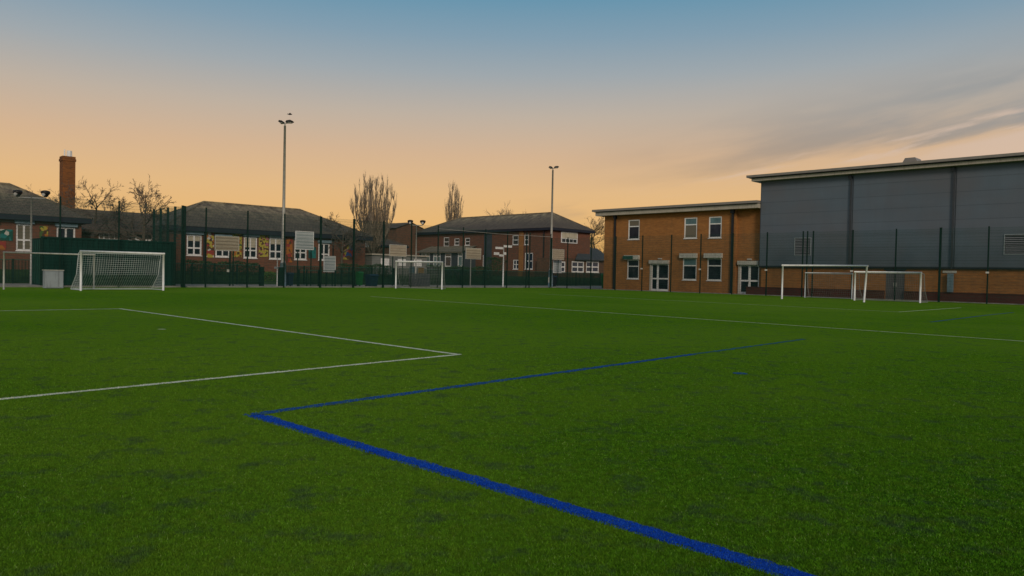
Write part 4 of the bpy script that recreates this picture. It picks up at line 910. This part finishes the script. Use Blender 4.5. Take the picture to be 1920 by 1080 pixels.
bare_tree(168, 64, 1.1, 9.0, 'spreading bare tree just right of the brick chimney', 'twig_dark', 4, **dict(K1, up=.015))
bare_tree(262, 58, 1.0, 8.6, 'bare tree with forked dark trunk behind the container end', 'twig_dark', 23, **K1)
bare_tree(98, 76, 1.1, 10.2, 'thin bare tree partly hidden by the brick chimney', 'twig', 8, **dict(K1, nch=(9,5,4,3,2)))
bare_tree(638, 76, 1.1, 7.0, 'low spreading bare tree at the right end of the bungalow', 'twig_dark', 21, **dict(K1, up=.0))
bare_tree(1126, 118, 1.0, 11.5, 'pale twiggy tree rising beside the orange brick block', 'twig_pale', 5, **dict(K1, nch=(14,6,5,4,3), rmin=.010))
bare_tree(948, 150, 1.1, 14.6, 'twiggy treetop behind the school block ridge, nearer the poplar', 'twig', 31, 4, (14,8,5,4), up=.05, rmin=.013)
bare_tree(985, 152, 1.1, 14.2, 'twiggy treetop behind the school block ridge, nearer the right floodlight', 'twig', 32, 4, (14,8,5,4), up=.05, rmin=.013)
def poplar(px, Y, base, H, R, label, seed, nl=16, sub=16, tw=9, mt='twig', rmin=.016, prof=None):
    """upswept crown of many nearly vertical limbs"""
    random.seed(seed); d = ray(px, 520); p = Vector((d.x/d.y*Y, Y, base)); root = empty('poplar_tree', p, 0, label, 'tree', 'bare winter trees')
    tr, cr = MB(), MB(); z0 = H*.15
    tr.tube([(0,0,-.2),(0,0,z0),(.05,0,H*.45),(0,0,H*.72)], [H*.030,H*.024,H*.012,.03], 8, cap=False)
    for i in range(nl):
        a = i*2.4+random.uniform(-.3,.3); rad = R*math.sqrt((i+.6)/nl); hh = H*random.uniform(.90,.97)*(1-.34*(rad/R)**4); zs = random.uniform(z0*.8, H*.28)
        pts = [Vector((0,0,zs))]
        for k in range(1,7):
            f = k/6; rr = rad*(1-(1-f)**2.6); pts.append(Vector((rr*math.cos(a)+random.gauss(0,.10), rr*math.sin(a)+random.gauss(0,.10), zs+(hh-zs)*f)))
        r1 = random.uniform(.06,.10)*H/13; tr.tube(pts, [r1*(1-.86*k/6) for k in range(7)], 5, cap=False)
        for j in range(sub):
            f = random.uniform(.08,.97); k = min(5,int(f*6)); o = pts[k].lerp(pts[k+1], f*6-k); aa = random.uniform(0,6.283); l = random.uniform(.10,.22)*H*(1.0-f*.65)
            out_ = random.uniform(.10,.30); q1 = o+Vector((math.cos(aa)*out_*l*.7, math.sin(aa)*out_*l*.7, l*.45)); q2 = o+Vector((math.cos(aa)*out_*l, math.sin(aa)*out_*l, l))
            cr.tube([o,q1,q2],[.026,.018,rmin],4,cap=False)
            for t_ in range(tw):
                g_ = random.random(); s = o.lerp(q1,g_*2) if g_<.5 else q1.lerp(q2,g_*2-1); ab = random.uniform(0,6.283); ll = l*random.uniform(.25,.55)
                k_ = random.uniform(.2,.5); e_ = s+Vector((math.cos(ab)*ll*k_, math.sin(ab)*ll*k_, ll*.95)); cr.tube([s,e_],[rmin,rmin*.7],3,cap=False)
    tr.build('trunk', M['bark'], root); cr.build('crown', M[mt], root); return root
poplar(699, 92, 1.1, 12.6, 2.9, 'large bare poplar with upswept branches left of the middle goal', 41, 28, 22, 15, rmin=.008)
poplar(849, 150, 1.1, 19.3, 1.75, 'slim bare poplar rising behind the school block roof', 42, 12, 22, 14, rmin=.011)

# ------------------------------------------------------------------ short pile of the turf close to the viewer
rng = np.random.default_rng(5); n = 900000
yy = 3.0 + (rng.random(n)**1.55)*13; xx = (rng.random(n)*2-1)*(.74*yy+.25)
keep = rng.random(n) < np.clip((16-yy)/10, 0, 1)**1.3; xx, yy = xx[keep], yy[keep]; n = len(xx)
dist = np.hypot(xx, yy-2.9)
ang = rng.random(n)*6.283; lean = rng.normal(0, .7, n); h = rng.uniform(.007,.015,n); wd = .0012+.00040*yy
la = rng.random(n)*6.283; dx, dy = np.cos(ang)*wd, np.sin(ang)*wd; tx, ty = xx+np.cos(la)*np.abs(lean)*h, yy+np.sin(la)*np.abs(lean)*h
v = np.empty((n,3,3)); v[:,0]=np.stack([xx-dx,yy-dy,np.full(n,.001)],1); v[:,1]=np.stack([xx+dx,yy+dy,np.full(n,.001)],1); v[:,2]=np.stack([tx,ty,h],1)
me = bpy.data.meshes.new('turf_pile'); me.vertices.add(n*3); me.vertices.foreach_set('co', v.ravel()); me.loops.add(n*3); me.loops.foreach_set('vertex_index', np.arange(n*3)); me.polygons.add(n); me.polygons.foreach_set('loop_start', np.arange(n)*3)
def dseg(ax, ay, bx, by):
    ex, ey = bx-ax, by-ay; L = math.hypot(ex, ey); tt = np.clip(((xx-ax)*ex+(yy-ay)*ey)/L**2, 0, 1); return np.hypot(xx-ax-tt*ex, yy-ay-tt*ey)
Fx = ext(D, F, 1.5); blue = (dseg(*D, *Fx) < .067) | ((dseg(*D, *E) < .063) & (rng.random(n) < .55)); white = (dseg(*ext(B, A, .6), *B) < .05) | (dseg(*B, *C) < .05)
me.materials.append(M['pile']); me.materials.append(M['pile_blue']); me.materials.append(M['wline']); mi = np.zeros(n, dtype=np.int32); mi[blue & (rng.random(n)<.93)] = 1; mi[white] = 2; me.polygons.foreach_set('material_index', mi)
at = me.attributes.new('tone', 'FLOAT', 'FACE'); at.data.foreach_set('value', rng.random(n).astype(np.float32)); me.update()
o = bpy.data.objects.new('turf_pile', me); COL.objects.link(o); tag(o, 'short green plastic grass pile of the pitch in the foreground', 'grass', kind='stuff')
